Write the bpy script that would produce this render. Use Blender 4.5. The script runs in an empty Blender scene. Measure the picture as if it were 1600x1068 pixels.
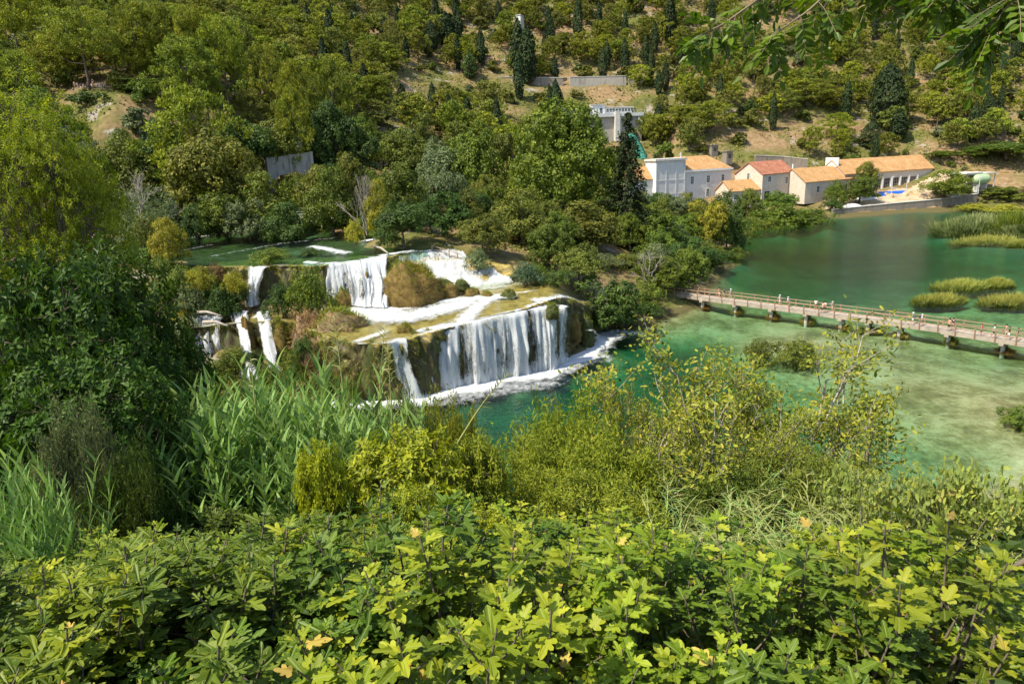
import bpy, math, random
import numpy as np
from mathutils import Vector, Matrix
random.seed(11)
rng = np.random.default_rng(11)
SC = bpy.context.scene
COL = SC.collection

# ------------------------------------------------------------------ camera
F, PITCH, ROLL, H = 1067.0, math.radians(16), math.radians(2.5), 28.5
FW = np.array([0, math.cos(PITCH), -math.sin(PITCH)])
UP0 = np.array([0, math.sin(PITCH), math.cos(PITCH)])
XA = np.array([1.0, 0, 0])
RT = math.cos(ROLL)*XA - math.sin(ROLL)*UP0
UPV = math.sin(ROLL)*XA + math.cos(ROLL)*UP0
CAMP = np.array([0, 0, H])
cam = bpy.data.cameras.new("camera")
cam.sensor_width = 36; cam.lens = 36*F/1600; cam.clip_start = 0.05; cam.clip_end = 6000
camo = bpy.data.objects.new("camera", cam); COL.objects.link(camo)
m = Matrix.Identity(4)
for i in range(3):
    m[i][0] = RT[i]; m[i][1] = UPV[i]; m[i][2] = -FW[i]; m[i][3] = CAMP[i]
camo.matrix_world = m
SC.camera = camo

def ray(px, py): return (px-800)/F*RT + (534-py)/F*UPV + FW
def atz(px, py, z):
    d = ray(px, py); t = (z-H)/d[2]; return np.array([t*d[0], t*d[1], z])
def aty(px, py, y):
    d = ray(px, py); t = y/d[1]; return np.array([t*d[0], y, H+t*d[2]])
def proj(p):
    q = np.asarray(p, float)-CAMP
    w = q@FW
    return 800+F*(q@RT)/w, 534-F*(q@UPV)/w

# ------------------------------------------------------------------ noise
def _lat(seed): return np.random.default_rng(seed).random((256, 256))
_L = {}
def vnoise(x, y, seed=0):
    if seed not in _L: _L[seed] = _lat(seed)
    T = _L[seed]
    x = np.asarray(x, float); y = np.asarray(y, float)
    xi = np.floor(x).astype(int); yi = np.floor(y).astype(int)
    fx = x-xi; fy = y-yi
    fx = fx*fx*(3-2*fx); fy = fy*fy*(3-2*fy)
    a = T[xi % 256, yi % 256]; b = T[(xi+1) % 256, yi % 256]
    c = T[xi % 256, (yi+1) % 256]; d = T[(xi+1) % 256, (yi+1) % 256]
    return (a*(1-fx)+b*fx)*(1-fy)+(c*(1-fx)+d*fx)*fy
def fbm(x, y, seed=0, oct=4):
    s = 0; a = .5; t = 0
    for o in range(oct):
        s = s+a*vnoise(np.asarray(x)*2**o, np.asarray(y)*2**o, seed+o); t += a; a *= .5
    return s/t
def sstep(t):
    t = np.clip(t, 0, 1); return t*t*(3-2*t)

# ------------------------------------------------------------------ materials
def newmat(name):
    m = bpy.data.materials.new(name); m.use_nodes = True
    nt = m.node_tree
    for n in list(nt.nodes): nt.nodes.remove(n)
    out = nt.nodes.new('ShaderNodeOutputMaterial')
    return m, nt, out
def nd(nt, t, ins=None, **kw):
    n = nt.nodes.new(t)
    for k, v in kw.items(): setattr(n, k, v)
    for k, v in (ins or {}).items():
        s = n.inputs[k]
        if isinstance(v, bpy.types.NodeSocket): nt.links.new(v, s)
        else: s.default_value = v
    return n
def c4(c): return (c[0], c[1], c[2], 1.0)
def ramp(nt, fac, stops):
    n = nt.nodes.new('ShaderNodeValToRGB'); nt.links.new(fac, n.inputs[0])
    e = n.color_ramp.elements
    while len(e) < len(stops): e.new(.5)
    for i, (p, c) in enumerate(stops):
        e[i].position = p
        e[i].color = c4(c) if not np.isscalar(c) else (c, c, c, 1)
    return n
def coord(nt, scale=(1, 1, 1), kind='Object'):
    tc = nt.nodes.new('ShaderNodeTexCoord')
    mp = nd(nt, 'ShaderNodeMapping', {0: tc.outputs[kind], 'Scale': scale})
    return mp.outputs[0]
def mix(nt, f, a, b, mode='MIX'):
    n = nt.nodes.new('ShaderNodeMix'); n.data_type = 'RGBA'; n.blend_type = mode
    for i, v in ((0, f), (6, a), (7, b)):
        if isinstance(v, bpy.types.NodeSocket): nt.links.new(v, n.inputs[i])
        elif np.isscalar(v): n.inputs[i].default_value = v
        else: n.inputs[i].default_value = c4(v)
    return n.outputs[2]
def mth(nt, op, a, b=None, clamp=False):
    n = nt.nodes.new('ShaderNodeMath'); n.operation = op; n.use_clamp = clamp
    for i, v in enumerate((a, b)):
        if v is None: continue
        if isinstance(v, bpy.types.NodeSocket): nt.links.new(v, n.inputs[i])
        else: n.inputs[i].default_value = v
    return n.outputs[0]
def noise(nt, vec, scale, detail=4, rough=.55):
    n = nd(nt, 'ShaderNodeTexNoise', {'Vector': vec, 'Scale': scale, 'Detail': detail, 'Roughness': rough}); return n.outputs['Fac']

def solid(name, col, rough=.7, var=.25, scale=3.0, bump=.0, spec=.3, metal=0):
    m, nt, out = newmat(name)
    co = coord(nt)
    f = noise(nt, co, scale, 5, .65)
    c = ramp(nt, f, [(.25, [v*(1-var) for v in col]), (.75, [min(1, v*(1+var)) for v in col])]).outputs[0]
    b = nd(nt, 'ShaderNodeBsdfPrincipled', {'Base Color': c, 'Roughness': rough, 'Specular IOR Level': spec, 'Metallic': metal})
    if bump:
        bn = nd(nt, 'ShaderNodeBump', {'Height': noise(nt, co, scale*4, 4), 'Strength': bump, 'Distance': .05})
        nt.links.new(bn.outputs[0], b.inputs['Normal'])
    nt.links.new(b.outputs[0], out.inputs[0]); return m

LEAFK = 1.35
def leafmat(name, stops, transl=.35, rough=.5, spec=.25, objvar=.25, tcol=1.25, vein=False):
    """stops: 2-4 leaf colours spread over the per-leaf 'tint' attribute"""
    m, nt, out = newmat(name)
    at = nd(nt, 'ShaderNodeAttribute', attribute_name='tint')
    n = len(stops); stops = [tuple(min(.6, v*LEAFK) for v in q) for q in stops]
    c = ramp(nt, at.outputs['Fac'], [(i/(n-1), s) for i, s in enumerate(stops)]).outputs[0]
    oi = nd(nt, 'ShaderNodeObjectInfo')
    v = mth(nt, 'ADD', mth(nt, 'MULTIPLY', oi.outputs['Random'], objvar), 1-objvar/2)
    h = mth(nt, 'ADD', mth(nt, 'MULTIPLY', mth(nt, 'FRACT', mth(nt, 'MULTIPLY', oi.outputs['Random'], 7.31)), .024*objvar/.25), .5-.012*objvar/.25)
    hs = nd(nt, 'ShaderNodeHueSaturation', {'Color': c, 'Value': v, 'Hue': h})
    c = hs.outputs[0]
    if vein:
        uv = nd(nt, 'ShaderNodeUVMap', uv_map='UVMap')
        sp = nd(nt, 'ShaderNodeSeparateXYZ', {0: uv.outputs[0]})
        ab = mth(nt, 'ABSOLUTE', sp.outputs[1])
        mid = mth(nt, 'LESS_THAN', ab, .022)
        ang = mth(nt, 'ABSOLUTE', mth(nt, 'SUBTRACT', mth(nt, 'FRACT', mth(nt, 'MULTIPLY', mth(nt, 'SUBTRACT', sp.outputs[0], ab), 6.0)), .5))
        side = mth(nt, 'LESS_THAN', ang, .06)
        f = mth(nt, 'MULTIPLY', mth(nt, 'MAXIMUM', mid, mth(nt, 'MULTIPLY', side, .5)), .45)
        c = mix(nt, f, c, (.3, .36, .12))
    p = nd(nt, 'ShaderNodeBsdfPrincipled', {'Base Color': c, 'Roughness': rough, 'Specular IOR Level': spec})
    tc = mix(nt, 1.0, c, (tcol*1.05, tcol*1.1, tcol*.55), 'MULTIPLY')
    t = nd(nt, 'ShaderNodeBsdfTranslucent', {'Color': tc})
    mx = nd(nt, 'ShaderNodeMixShader', {0: transl, 1: p.outputs[0], 2: t.outputs[0]})
    nt.links.new(mx.outputs[0], out.inputs[0]); return m

# ------------------------------------------------------------------ mesh building
class MB:
    def __init__(s): s.V = []; s.F = []; s.A = []; s.n = 0; s.UV = []; s.VA = []
    def add(s, V, F, tint=None, uv=None, va=None):
        V = np.asarray(V, float).reshape(-1, 3)
        F = np.asarray(F, int)
        s.V.append(V); s.F.append(F+s.n)
        s.A.append(np.full(len(F), .5) if tint is None else np.broadcast_to(np.asarray(tint, float), (len(F),)))
        s.UV.append(np.zeros((len(V), 2)) if uv is None else np.asarray(uv, float))
        s.VA.append(np.zeros(len(V)) if va is None else np.broadcast_to(np.asarray(va, float), (len(V),)))
        s.n += len(V); return s
    def mesh(s, name, mat, smooth=False, uv=False, va=None):
        me = bpy.data.meshes.new(name)
        V = np.concatenate(s.V); me.vertices.add(len(V)); me.vertices.foreach_set('co', V.ravel())
        nl = sum(f.size for f in s.F); npol = sum(len(f) for f in s.F)
        me.loops.add(nl); me.polygons.add(npol)
        li = np.concatenate([f.ravel() for f in s.F]); me.loops.foreach_set('vertex_index', li.astype(np.int32))
        tot = np.concatenate([np.full(len(f), f.shape[1]) for f in s.F]); st = np.concatenate([[0], np.cumsum(tot)[:-1]])
        me.polygons.foreach_set('loop_start', st.astype(np.int32))
        try: me.polygons.foreach_set('loop_total', tot.astype(np.int32))
        except Exception: pass
        me.polygons.foreach_set('use_smooth', np.full(npol, bool(smooth)))
        a = me.attributes.new('tint', 'FLOAT', 'FACE'); a.data.foreach_set('value', np.concatenate(s.A).astype(np.float32))
        if uv:
            u = me.uv_layers.new(name='UVMap'); U = np.concatenate(s.UV)[li]
            u.data.foreach_set('uv', U.ravel().astype(np.float32))
        if va:
            a = me.attributes.new(va, 'FLOAT', 'POINT'); a.data.foreach_set('value', np.concatenate(s.VA).astype(np.float32))
        me.update(calc_edges=True); me.validate(); me.update()
        if mat is not None:
            for mm in (mat if isinstance(mat, (list, tuple)) else [mat]): me.materials.append(mm)
        return me
    def box(s, c, d, M=None, tint=None):
        """centre, full size"""
        x, y, z = np.asarray(d)/2
        V = np.array([[-x,-y,-z],[x,-y,-z],[x,y,-z],[-x,y,-z],[-x,-y,z],[x,-y,z],[x,y,z],[-x,y,z]])+np.asarray(c)
        if M is not None: V = M(V)
        return s.add(V, [[0,3,2,1],[4,5,6,7],[0,1,5,4],[1,2,6,5],[2,3,7,6],[3,0,4,7]], tint)
    def bx(s, a, b, M=None):
        a = np.asarray(a, float); b = np.asarray(b, float)
        return s.box((a+b)/2, b-a, M)
    def tube(s, P, R, k=6, cap=True, tint=None):
        P = np.asarray(P, float); R = np.broadcast_to(np.asarray(R, float), (len(P),))
        T = np.gradient(P, axis=0); T /= np.linalg.norm(T, axis=1)[:, None]+1e-9
        ref = np.array([0.31, .17, .93]) if abs(T[0] @ np.array([.31, .17, .93])) < .9 else np.array([1., .2, 0])
        A = np.cross(T, ref); A /= np.linalg.norm(A, axis=1)[:, None]+1e-9; B = np.cross(T, A)
        an = np.arange(k)*2*np.pi/k
        V = P[:, None, :]+R[:, None, None]*(np.cos(an)[None, :, None]*A[:, None, :]+np.sin(an)[None, :, None]*B[:, None, :])
        n = len(P)
        i, j = np.meshgrid(np.arange(n-1), np.arange(k), indexing='ij')
        q = np.stack([i*k+j, i*k+(j+1) % k, (i+1)*k+(j+1) % k, (i+1)*k+j], -1).reshape(-1, 4)
        s.add(V, q, tint)
        if cap:
            e = np.array([[(n-1)*k+a for a in range(k)]])
            e0 = np.array([[a for a in range(k)][::-1]])
            s.F.append(e+s.n-n*k); s.A.append(np.full(1, .5)); s.F.append(e0+s.n-n*k); s.A.append(np.full(1, .5))
        return s
    def grid(s, X, Y, Z, va=None, uv=None):
        n, k = X.shape
        i, j = np.meshgrid(np.arange(n-1), np.arange(k-1), indexing='ij')
        q = np.stack([i*k+j, i*k+j+1, (i+1)*k+j+1, (i+1)*k+j], -1).reshape(-1, 4)
        return s.add(np.stack([X, Y, Z], -1), q, None, uv, None if va is None else va.ravel())
    def prism(s, poly, z0, z1, M=None):
        """polygon (n,2) extruded between two heights; M maps local (n,3) to world"""
        poly = np.asarray(poly, float); n = len(poly)
        V = np.concatenate([np.c_[poly, np.full(n, z0)], np.c_[poly, np.full(n, z1)]])
        if M is not None: V = M(V)
        s.add(V, [[i, (i+1) % n, n+(i+1) % n, n+i] for i in range(n)])
        s.F.append(np.array([list(range(n))[::-1]])+s.n-2*n); s.A.append(np.full(1, .5))
        s.F.append(np.array([list(range(n, 2*n))])+s.n-2*n); s.A.append(np.full(1, .5))
        return s

def link(name, data, parent=None, loc=None):
    o = bpy.data.objects.new(name, data); COL.objects.link(o)
    if parent is not None: o.parent = parent
    if loc is not None: o.location = [float(v) for v in loc]
    return o
def tag(o, label=None, cat=None, group=None, kind=None):
    if label: o['label'] = label
    if cat: o['category'] = cat
    if group: o['group'] = group
    if kind: o['kind'] = kind
    return o
def thing(name, label, cat, loc=(0, 0, 0), group=None, rz=0, sc=None):
    o = link(name, None, None, loc); o.rotation_euler = (0, 0, rz); o.empty_display_size = .3
    if sc is not None: o.scale = [float(v) for v in np.broadcast_to(sc, (3,))]
    return tag(o, label, cat, group)
def struct(name, me): return tag(link(name, me), kind='structure')
# ------------------------------------------------------------------ ground shape
CP = []
def cz(px, py, z): CP.append(atz(px, py, z))
def cy(px, py, y, dz=0): p = aty(px, py, y); p[2] += dz; CP.append(p)
def cw(x, y, z): CP.append(np.array([x, y, z], float))
# near slope under the camera
for x in (-60, -35, -18, -8, 0, 8, 18, 35):
    cw(x, -12, 29.5); cw(x, 0, 25.9); cw(x, 5, 22.7); cw(x, 10, 20.3); cw(x, 20, 15.3 if x > -10 else 16.2); cw(x, 30, 9.5 if x > -10 else 10.5)
    if x >= -8: cw(x, 40, 3.5); cw(x, 48, -.8)
    else: cw(x, 40, 5.5); cw(x, 52, 1.2)
cw(60, 20, 12); cw(60, 34, 5); cw(70, 44, -.8); cw(120, 30, 4); cw(140, 45, -.5); cw(-90, 60, 16); cw(-75, 85, 14); cw(-60, 62, 5)
for a in [(-60, 80, 1.5), (-50, 84, .5), (-40, 86, .3), (-32, 84, 0), (-25, 78, -.6), (-55, 75, 1), (-50, 66, .5), (-40, 72, -.5), (-30, 70, -1), (-20, 66, -1.5), (-8, 60, -2.3)]: cw(*a)
# lake bed
for px, py, z in [(1580,640,-.25),(1450,600,-.5),(1300,560,-.8),(1200,500,-.8),(1100,490,-.9),(1400,530,-.7),(1550,570,-1.0),(1500,680,-.7),
    (1400,700,-1.5),(1300,640,-1.4),(1250,450,-2.6),(1350,420,-4.2),(1200,400,-5.2),(1400,375,-4.5),(1550,400,-3.4),(1590,480,-1.2),(1450,490,-1.3),
    (1000,560,-2.6),(1080,530,-1.5),(960,545,-3),(800,640,-2.6),(700,640,-2),(1180,385,-5),(1480,355,-4),(1300,372,-4.5),(1590,360,-2),(900,620,-3),(1100,650,-2.2),(1560,720,-.9),
    (1240,545,-.3),(1180,540,-.5),(1200,382,-4.2),(1250,378,-4),(1300,364,-3.6),(1350,357,-3),(1420,350,-3),(1180,405,-5),(1165,428,-3.2),(1145,448,-2.2),(1450,400,-4.2),(1250,405,-5),(1300,430,-3.6),(1400,440,-2.6),(1500,420,-2.8),(1550,440,-1.6),(1450,365,-3.4),(1400,362,-3.6),(1700,500,-1.2),(1700,600,-.6),(1750,400,-3)]: cz(px, py, z)
# lake shore
for px, py in [(1030,492),(1000,510),(1090,455),(1130,432),(1158,410),(1150,385),(1160,364),(1220,366),(1290,357),(1340,346),(1400,339),(1470,332)]: cz(px, py, .05)
for px, py in [(1470,372),(1520,381),(1590,384)]: cz(px, py, .1)
cz(1540,352,.8); cz(1590,345,1.2); cz(1700,360,.8)
# terrace in front of the hall and the houses
for px, py, y in [(1340,322,255),(1400,315,255),(1470,306,255),(1367,300,272),(1450,292,272),(1520,294,262),(1240,312,270),(1290,312,262),(1190,320,262),(1150,330,255)]: cy(px, py, y)
[cz(*q) for q in [(1320,338,.4),(1390,331,.5),(1460,323.5,.6),(1520,315,.8)]]; cy(1100,318,262); cy(1040,318,262); cy(1590,310,250)
# island between river and lake
for x, y, z in [(-17,112,14.3),(-10,116,13.8),(-2,108,11),(5,103,9),(12,108,6),(18,113,3),(30,125,3),(24,122,4.5),(-15,130,14),(5,130,11),(25,140,6),(45,165,2.2),(0,160,13),(30,175,7),(60,195,2.5),
                (-20,160,14),(-20,200,18),(15,210,12),(50,235,6),(20,250,12),(55,250,6)]: cw(x, y, z)
# upper river
for px, py in [(300,378),(400,372),(500,362),(250,378),(180,378),(560,366),(350,385),(100,378)]: cz(px, py, 12.6)
for px, py in [(300,356),(420,352),(540,350),(590,352),(200,360),(100,362)]: cz(px, py, 14.6)
for x, y, z in [(-74,104,13.9),(-58,98,13.6),(-60,110,12.5),(-45,108,12.4),(-32,104,12.5),(-30,115,12.4),(-50,120,12.4),(-75,118,12.6),(-27,124,12.6),(-48,102,12.9),(-95,110,16),(-100,125,14.5)]: cw(x, y, z)
# hills
for px, py, y in [(140,131,178),(110,160,172),(190,150,170),(160,200,160),(60,120,200),(210,130,190),(300,100,205),(450,265,170),(520,250,180),(400,200,195),(300,5,350),(50,5,300),
    (170,60,230),(400,100,260),(550,100,300),(700,130,335),(870,132,352),(960,133,352),(800,5,430),(600,5,410),(1000,5,430),(1160,5,420),(1300,5,420),(1450,5,420),(1590,5,420),
    (890,216,312),(930,218,312),(970,219,312),(1000,219,312),(1000,224,306),(985,226,304),(945,224,303),(1003,252,284),(1015,258,280),(860,205,300),(760,190,290),(650,190,270),(900,165,330),(1000,165,330),(1280,180,325),(1350,175,330),(1400,210,315),(1100,160,332),(1100,200,312),(1200,225,300),(1170,240,290),(1250,255,288),(1350,240,296),
    (1500,240,290),(1590,240,285),(1500,180,325),(1590,180,320),(1300,100,370),(1450,100,370),(1100,90,375),(1010,232,292),(820,250,240),(700,260,220),(600,260,205),(1590,285,262),(1440,297,268),(1380,301,264),(1410,300,266),(1462,298,266),(1425,296,274),(1340,304,262),(1490,298,264)]: cy(px, py, y)
for x, y, z in [(-420,350,150),(-300,250,110),(-230,180,80),(-180,130,50),(-600,700,330),(0,700,270),(400,700,260),(700,500,150),(500,330,60),(400,260,12),(-300,900,450),(300,900,420),(-170,100,40),(-120,80,28),(300,230,1.5),(300,200,-2),(220,160,-2),(220,100,-1.5),(160,90,-1)]: cw(x, y, z)
CP = np.array(CP)
def _scl(xy): return np.asarray(xy, float)
_n = len(CP)
_D = np.linalg.norm(CP[:, None, :2]-CP[None, :, :2], axis=2)
_A = np.zeros((_n+3, _n+3)); _A[:_n, :_n] = -_D+np.eye(_n)*.5
_A[:_n, _n:] = np.c_[np.ones(_n), CP[:, :2]/100]; _A[_n:, :_n] = _A[:_n, _n:].T
_W = np.linalg.solve(_A, np.r_[CP[:, 2], 0, 0, 0])
def rbf(x, y):
    x = np.asarray(x, float); y = np.asarray(y, float); sh = x.shape
    P = np.c_[x.ravel(), y.ravel()]; out = np.empty(len(P))
    for i in range(0, len(P), 20000):
        Q = P[i:i+20000]
        D = np.sqrt(((Q[:, None, :]-CP[None, :, :2])**2).sum(2))
        out[i:i+20000] = -D@_W[:_n]+_W[_n]+Q@_W[_n+1:]/100
    return out.reshape(sh)
def gz(x, y):
    z = gz0(x, y)
    # level cut for the water intake on the slope
    m = sstep((x-20)/6)*sstep((76-x)/6)*sstep((334-y)/2)*sstep((y-282)/20)
    z = z+m*(np.minimum(z, 28.0-.38*np.maximum(322-y, 0))-z)
    # quay: water side cut down, land side levelled up to the wall
    yq = np.interp(x, [112, 116, 124, 139, 158.6, 174, 182], [245, 246, 248, 250, 253, 256, 258]); zq = np.interp(x, [116, 124, 139, 158.6, 174], [1.7, 2.1, 2.6, 3.1, 4.0]); e = sstep((x-112)/3)*sstep((180-x)/6)
    m1 = e*sstep((yq+.3-y)/.6)*sstep((y-yq+13)/7); z = z+m1*(np.minimum(z, .25+.02*(y-yq))-z)
    m2 = e*sstep((y-yq-.2)/.5)*sstep((yq+9-y)/6); return z+m2*(np.maximum(z, zq-.2)-z)
def gz0(x, y):
    x = np.asarray(x, float); y = np.asarray(y, float)
    z = rbf(x, y)
    r = np.clip((y-30)/200, 0, 1)*(1-.85*np.exp(-((y-270)/32)**2)*sstep((x-30)/25)*sstep((290-x)/40))*(1-.9*np.exp(-((x-52)**2+(y-318)**2)/30**2))
    z = z+(fbm(x*.06, y*.06, 41)-.5)*(.6+5*r)*np.clip(np.abs(z)/4, .15, 1)*np.where(z < 0, .25, 1)+(fbm(x*.35, y*.35, 45)-.5)*.7*np.clip(np.abs(z)/2, .1, 1)
    return z
# travertine steps
L1 = np.array([(-70,90),(-43,90.6),(-36,91.2),(-31,90.7),(-27.5,87),(-23,82),(-18,77.5),(-14,76.9),(-9.2,80.2),(-3.9,82.6),(.2,85.1),(3.6,87.6),(6,89.6),(8,93),(11,98.5),(14,106),(20,116)])
L2 = np.array([(-70,101),(-45,99.5),(-36,98.3),(-31,97.2),(-27.4,95.6),(-23,97),(-18.5,101),(-14,105),(-8,107),(-2,108),(6,111),(20,120)])
def lip1(x): return np.interp(x, L1[:, 0], L1[:, 1])
def lip2(x): return np.interp(x, L2[:, 0], L2[:, 1])
def pool1(x, y):
    z = 7.0+.043*(np.asarray(x)+13.8)+.06*(np.asarray(y)-77)
    return z-4.6*sstep((np.asarray(x)-5.5)/8)
ZR = 13.5
def tz(x, y):
    """height of the travertine steps"""
    x = np.asarray(x, float); y = np.asarray(y, float)
    n1 = (fbm(x*.5, y*.5, 3)-.5)*2.4+(vnoise(x*1.7, x*0+.5, 9)-.5)*1.0
    n2 = (fbm(x*.5+40, y*.5, 5)-.5)*2.4+(vnoise(x*1.9, x*0+.5, 19)-.5)*.8
    p = pool1(x, y)-.28+(fbm(x*.35, y*.35, 8)-.5)*.7
    w2 = 1.3+8.5*sstep((x+19)/5)
    s1 = sstep((y-lip1(x)+n1*.5+.5)/1.3)
    t2 = (y-lip2(x)+n2*.5+w2*.8)/w2
    st = np.clip(t2, 0, 1); k = 4.0
    stp = (np.floor(st*k)+sstep((st*k-np.floor(st*k))*1.8))/k
    s2 = np.where(w2 > 3, stp*.5+.5*st+.10*(fbm(x*.5, y*.5, 25)-.5)*np.sin(np.pi*st), sstep(st))
    base = gz(x, y)
    z = base+(p-base)*s1+(13.05+.5*(fbm(x*.4, y*.4, 22)-.5)-p)*s2
    return z+(fbm(x*1.3, y*1.3, 31)-.5)*.35*np.maximum(s1, .3)
def tmask(x, y):
    """1 inside the area of the steps"""
    x = np.asarray(x, float); y = np.asarray(y, float)
    xr = np.interp(y, [72, 84, 90, 98, 104, 112], [14, 14, 14, 12, 3, -14])
    return sstep((x+52)/3)*sstep((xr-x)/2.5)*sstep((y-71)/2)*sstep((108-y)/3)
def tuse(x, y, t, g): return tmask(x, y)*sstep((t-g-.3)/.8)
def gtop(x, y):
    """ground or steps, whichever is on top"""
    g = gz(x, y); t = tmask(x, y)
    tt = tz(x, y); return np.where((t > .5) & (tt > g+.3), tt, g)
def g1(x, y): return float(gtop(np.array([x]), np.array([y]))[0])

def mat_ground():
    m, nt, out = newmat('ground')
    co = coord(nt)
    n1 = noise(nt, co, .05, 6, .6); n2 = noise(nt, co, .6, 6, .7); n3 = noise(nt, co, .16, 4)
    soil = ramp(nt, n2, [(.3, (.12, .075, .035)), (.55, (.23, .155, .08)), (.75, (.30, .23, .14))]).outputs[0]
    grass = ramp(nt, n2, [(.3, (.05, .065, .016)), (.6, (.13, .125, .035)), (.8, (.24, .19, .07))]).outputs[0]
    c = mix(nt, ramp(nt, n1, [(.42, 0.0), (.58, 1.0)]).outputs[0], grass, soil)
    rock = ramp(nt, n2, [(.35, (.17, .15, .12)), (.7, (.38, .33, .27))]).outputs[0]
    c = mix(nt, ramp(nt, n3, [(.61, 0.0), (.69, 1.0)]).outputs[0], c, rock)
    geo = nd(nt, 'ShaderNodeNewGeometry'); sp = nd(nt, 'ShaderNodeSeparateXYZ', {0: geo.outputs['Position']})
    # lake bed: pale lime sand with algae, mossy dark where deep
    wob = mth(nt, 'ADD', sp.outputs[2], mth(nt, 'MULTIPLY', mth(nt, 'SUBTRACT', noise(nt, co, .12, 6, .65), .5), 1.3))
    cob = coord(nt, (1.0, .75, 1))
    alg = mth(nt, 'ADD', mth(nt, 'MULTIPLY', noise(nt, cob, .16, 8, .7), .55), mth(nt, 'ADD', mth(nt, 'MULTIPLY', noise(nt, cob, .9, 6, .7), .28), mth(nt, 'MULTIPLY', noise(nt, cob, 2.6, 4, .7), .17)))
    bed = ramp(nt, alg, [(.36, (.07, .065, .025)), (.46, (.19, .155, .06)), (.53, (.33, .275, .14)), (.64, (.46, .39, .23))]).outputs[0]
    deep = ramp(nt, alg, [(.36, (.010, .045, .022)), (.5, (.020, .085, .042)), (.62, (.045, .13, .066))]).outputs[0]
    weedy = mth(nt, 'MULTIPLY', mth(nt, 'SUBTRACT', mth(nt, 'ADD', sp.outputs[1], mth(nt, 'MULTIPLY', alg, 40.0)), 140.0), .03, True)
    bed = mix(nt, weedy, bed, deep)
    bed = mix(nt, ramp(nt, mth(nt, 'MULTIPLY', wob, -.25), [(.28, 0.0), (.62, 1.0)]).outputs[0], bed, deep)
    under = mth(nt, 'MULTIPLY', mth(nt, 'ADD', mth(nt, 'SUBTRACT', -.12, sp.outputs[2]), mth(nt, 'MULTIPLY', mth(nt, 'SUBTRACT', n2, .5), .6)), 4.0, True)
    c = mix(nt, mth(nt, 'LESS_THAN', sp.outputs[2], .35), c, (.10, .085, .035))
    c = mix(nt, under, c, bed)
    b = nd(nt, 'ShaderNodeBsdfPrincipled', {'Base Color': c, 'Roughness': .95, 'Specular IOR Level': .1})
    bn = nd(nt, 'ShaderNodeBump', {'Height': n2, 'Strength': .6, 'Distance': .4}); nt.links.new(bn.outputs[0], b.inputs['Normal'])
    nt.links.new(b.outputs[0], out.inputs[0]); return m
ys = np.concatenate([np.linspace(-14, 40, 60), np.linspace(40.8, 130, 120)[0:], np.linspace(131.2, 300, 130), np.linspace(302, 460, 70), np.linspace(465, 950, 40)])
us = np.concatenate([np.linspace(-1.7, -.85, 30), np.linspace(-.84, .84, 260), np.linspace(.85, 1.7, 30)])
Yg, Ug = np.meshgrid(ys, us, indexing='ij'); Xg = Ug*(np.maximum(Yg, 0)+30)
Zg = gz(Xg, Yg); Zg = Zg-4*tuse(Xg, Yg, tz(Xg, Yg), Zg)
struct('ground', MB().grid(Xg, Yg, Zg).mesh('ground', mat_ground(), smooth=True))

# pale sandy terrace before the hall
pl = np.array([aty(*q)[:2] for q in [(1285,330,250),(1330,324,250.5),(1390,318,252.5),(1467,311,255.5),(1530,303,258),(1545,292,272),(1462,292,281),(1380,299,270),(1330,303,266),(1290,312,262)]])
def inpoly(x, y, pl):
    c = np.zeros(np.shape(x), bool); n = len(pl)
    for i in range(n):
        (ax, ay), (bx, by) = pl[i], pl[i-1]
        c ^= ((ay > y) != (by > y)) & (x < (bx-ax)*(y-ay)/(by-ay+1e-9)+ax)
    return c
_xs = np.arange(pl[:, 0].min(), pl[:, 0].max(), .8); _ys = np.arange(pl[:, 1].min(), pl[:, 1].max(), .8); Yy, Xx = np.meshgrid(_ys, _xs, indexing='ij')
def grid_in(X, Y, Z, keep):
    n, k = X.shape; i, j = np.meshgrid(np.arange(n-1), np.arange(k-1), indexing='ij')
    q = np.stack([i*k+j, i*k+j+1, (i+1)*k+j+1, (i+1)*k+j], -1); kk = keep[:-1, :-1] & keep[1:, 1:] & keep[1:, :-1] & keep[:-1, 1:]
    return MB().add(np.stack([X, Y, Z], -1), q[kk])
def mat_sand():
    m, nt, out = newmat('terrace_sand'); co = coord(nt)
    c = ramp(nt, noise(nt, co, .35, 7, .7), [(.3, (.24, .17, .095)), (.5, (.40, .30, .19)), (.7, (.52, .42, .30))]).outputs[0]
    b = nd(nt, 'ShaderNodeBsdfPrincipled', {'Base Color': c, 'Roughness': .95, 'Specular IOR Level': .1}); nt.links.new(b.outputs[0], out.inputs[0]); return m
struct('terrace', grid_in(Xx, Yy, gz(Xx, Yy)+.18, inpoly(Xx, Yy, pl)).mesh('terrace', mat_sand(), True))
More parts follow.
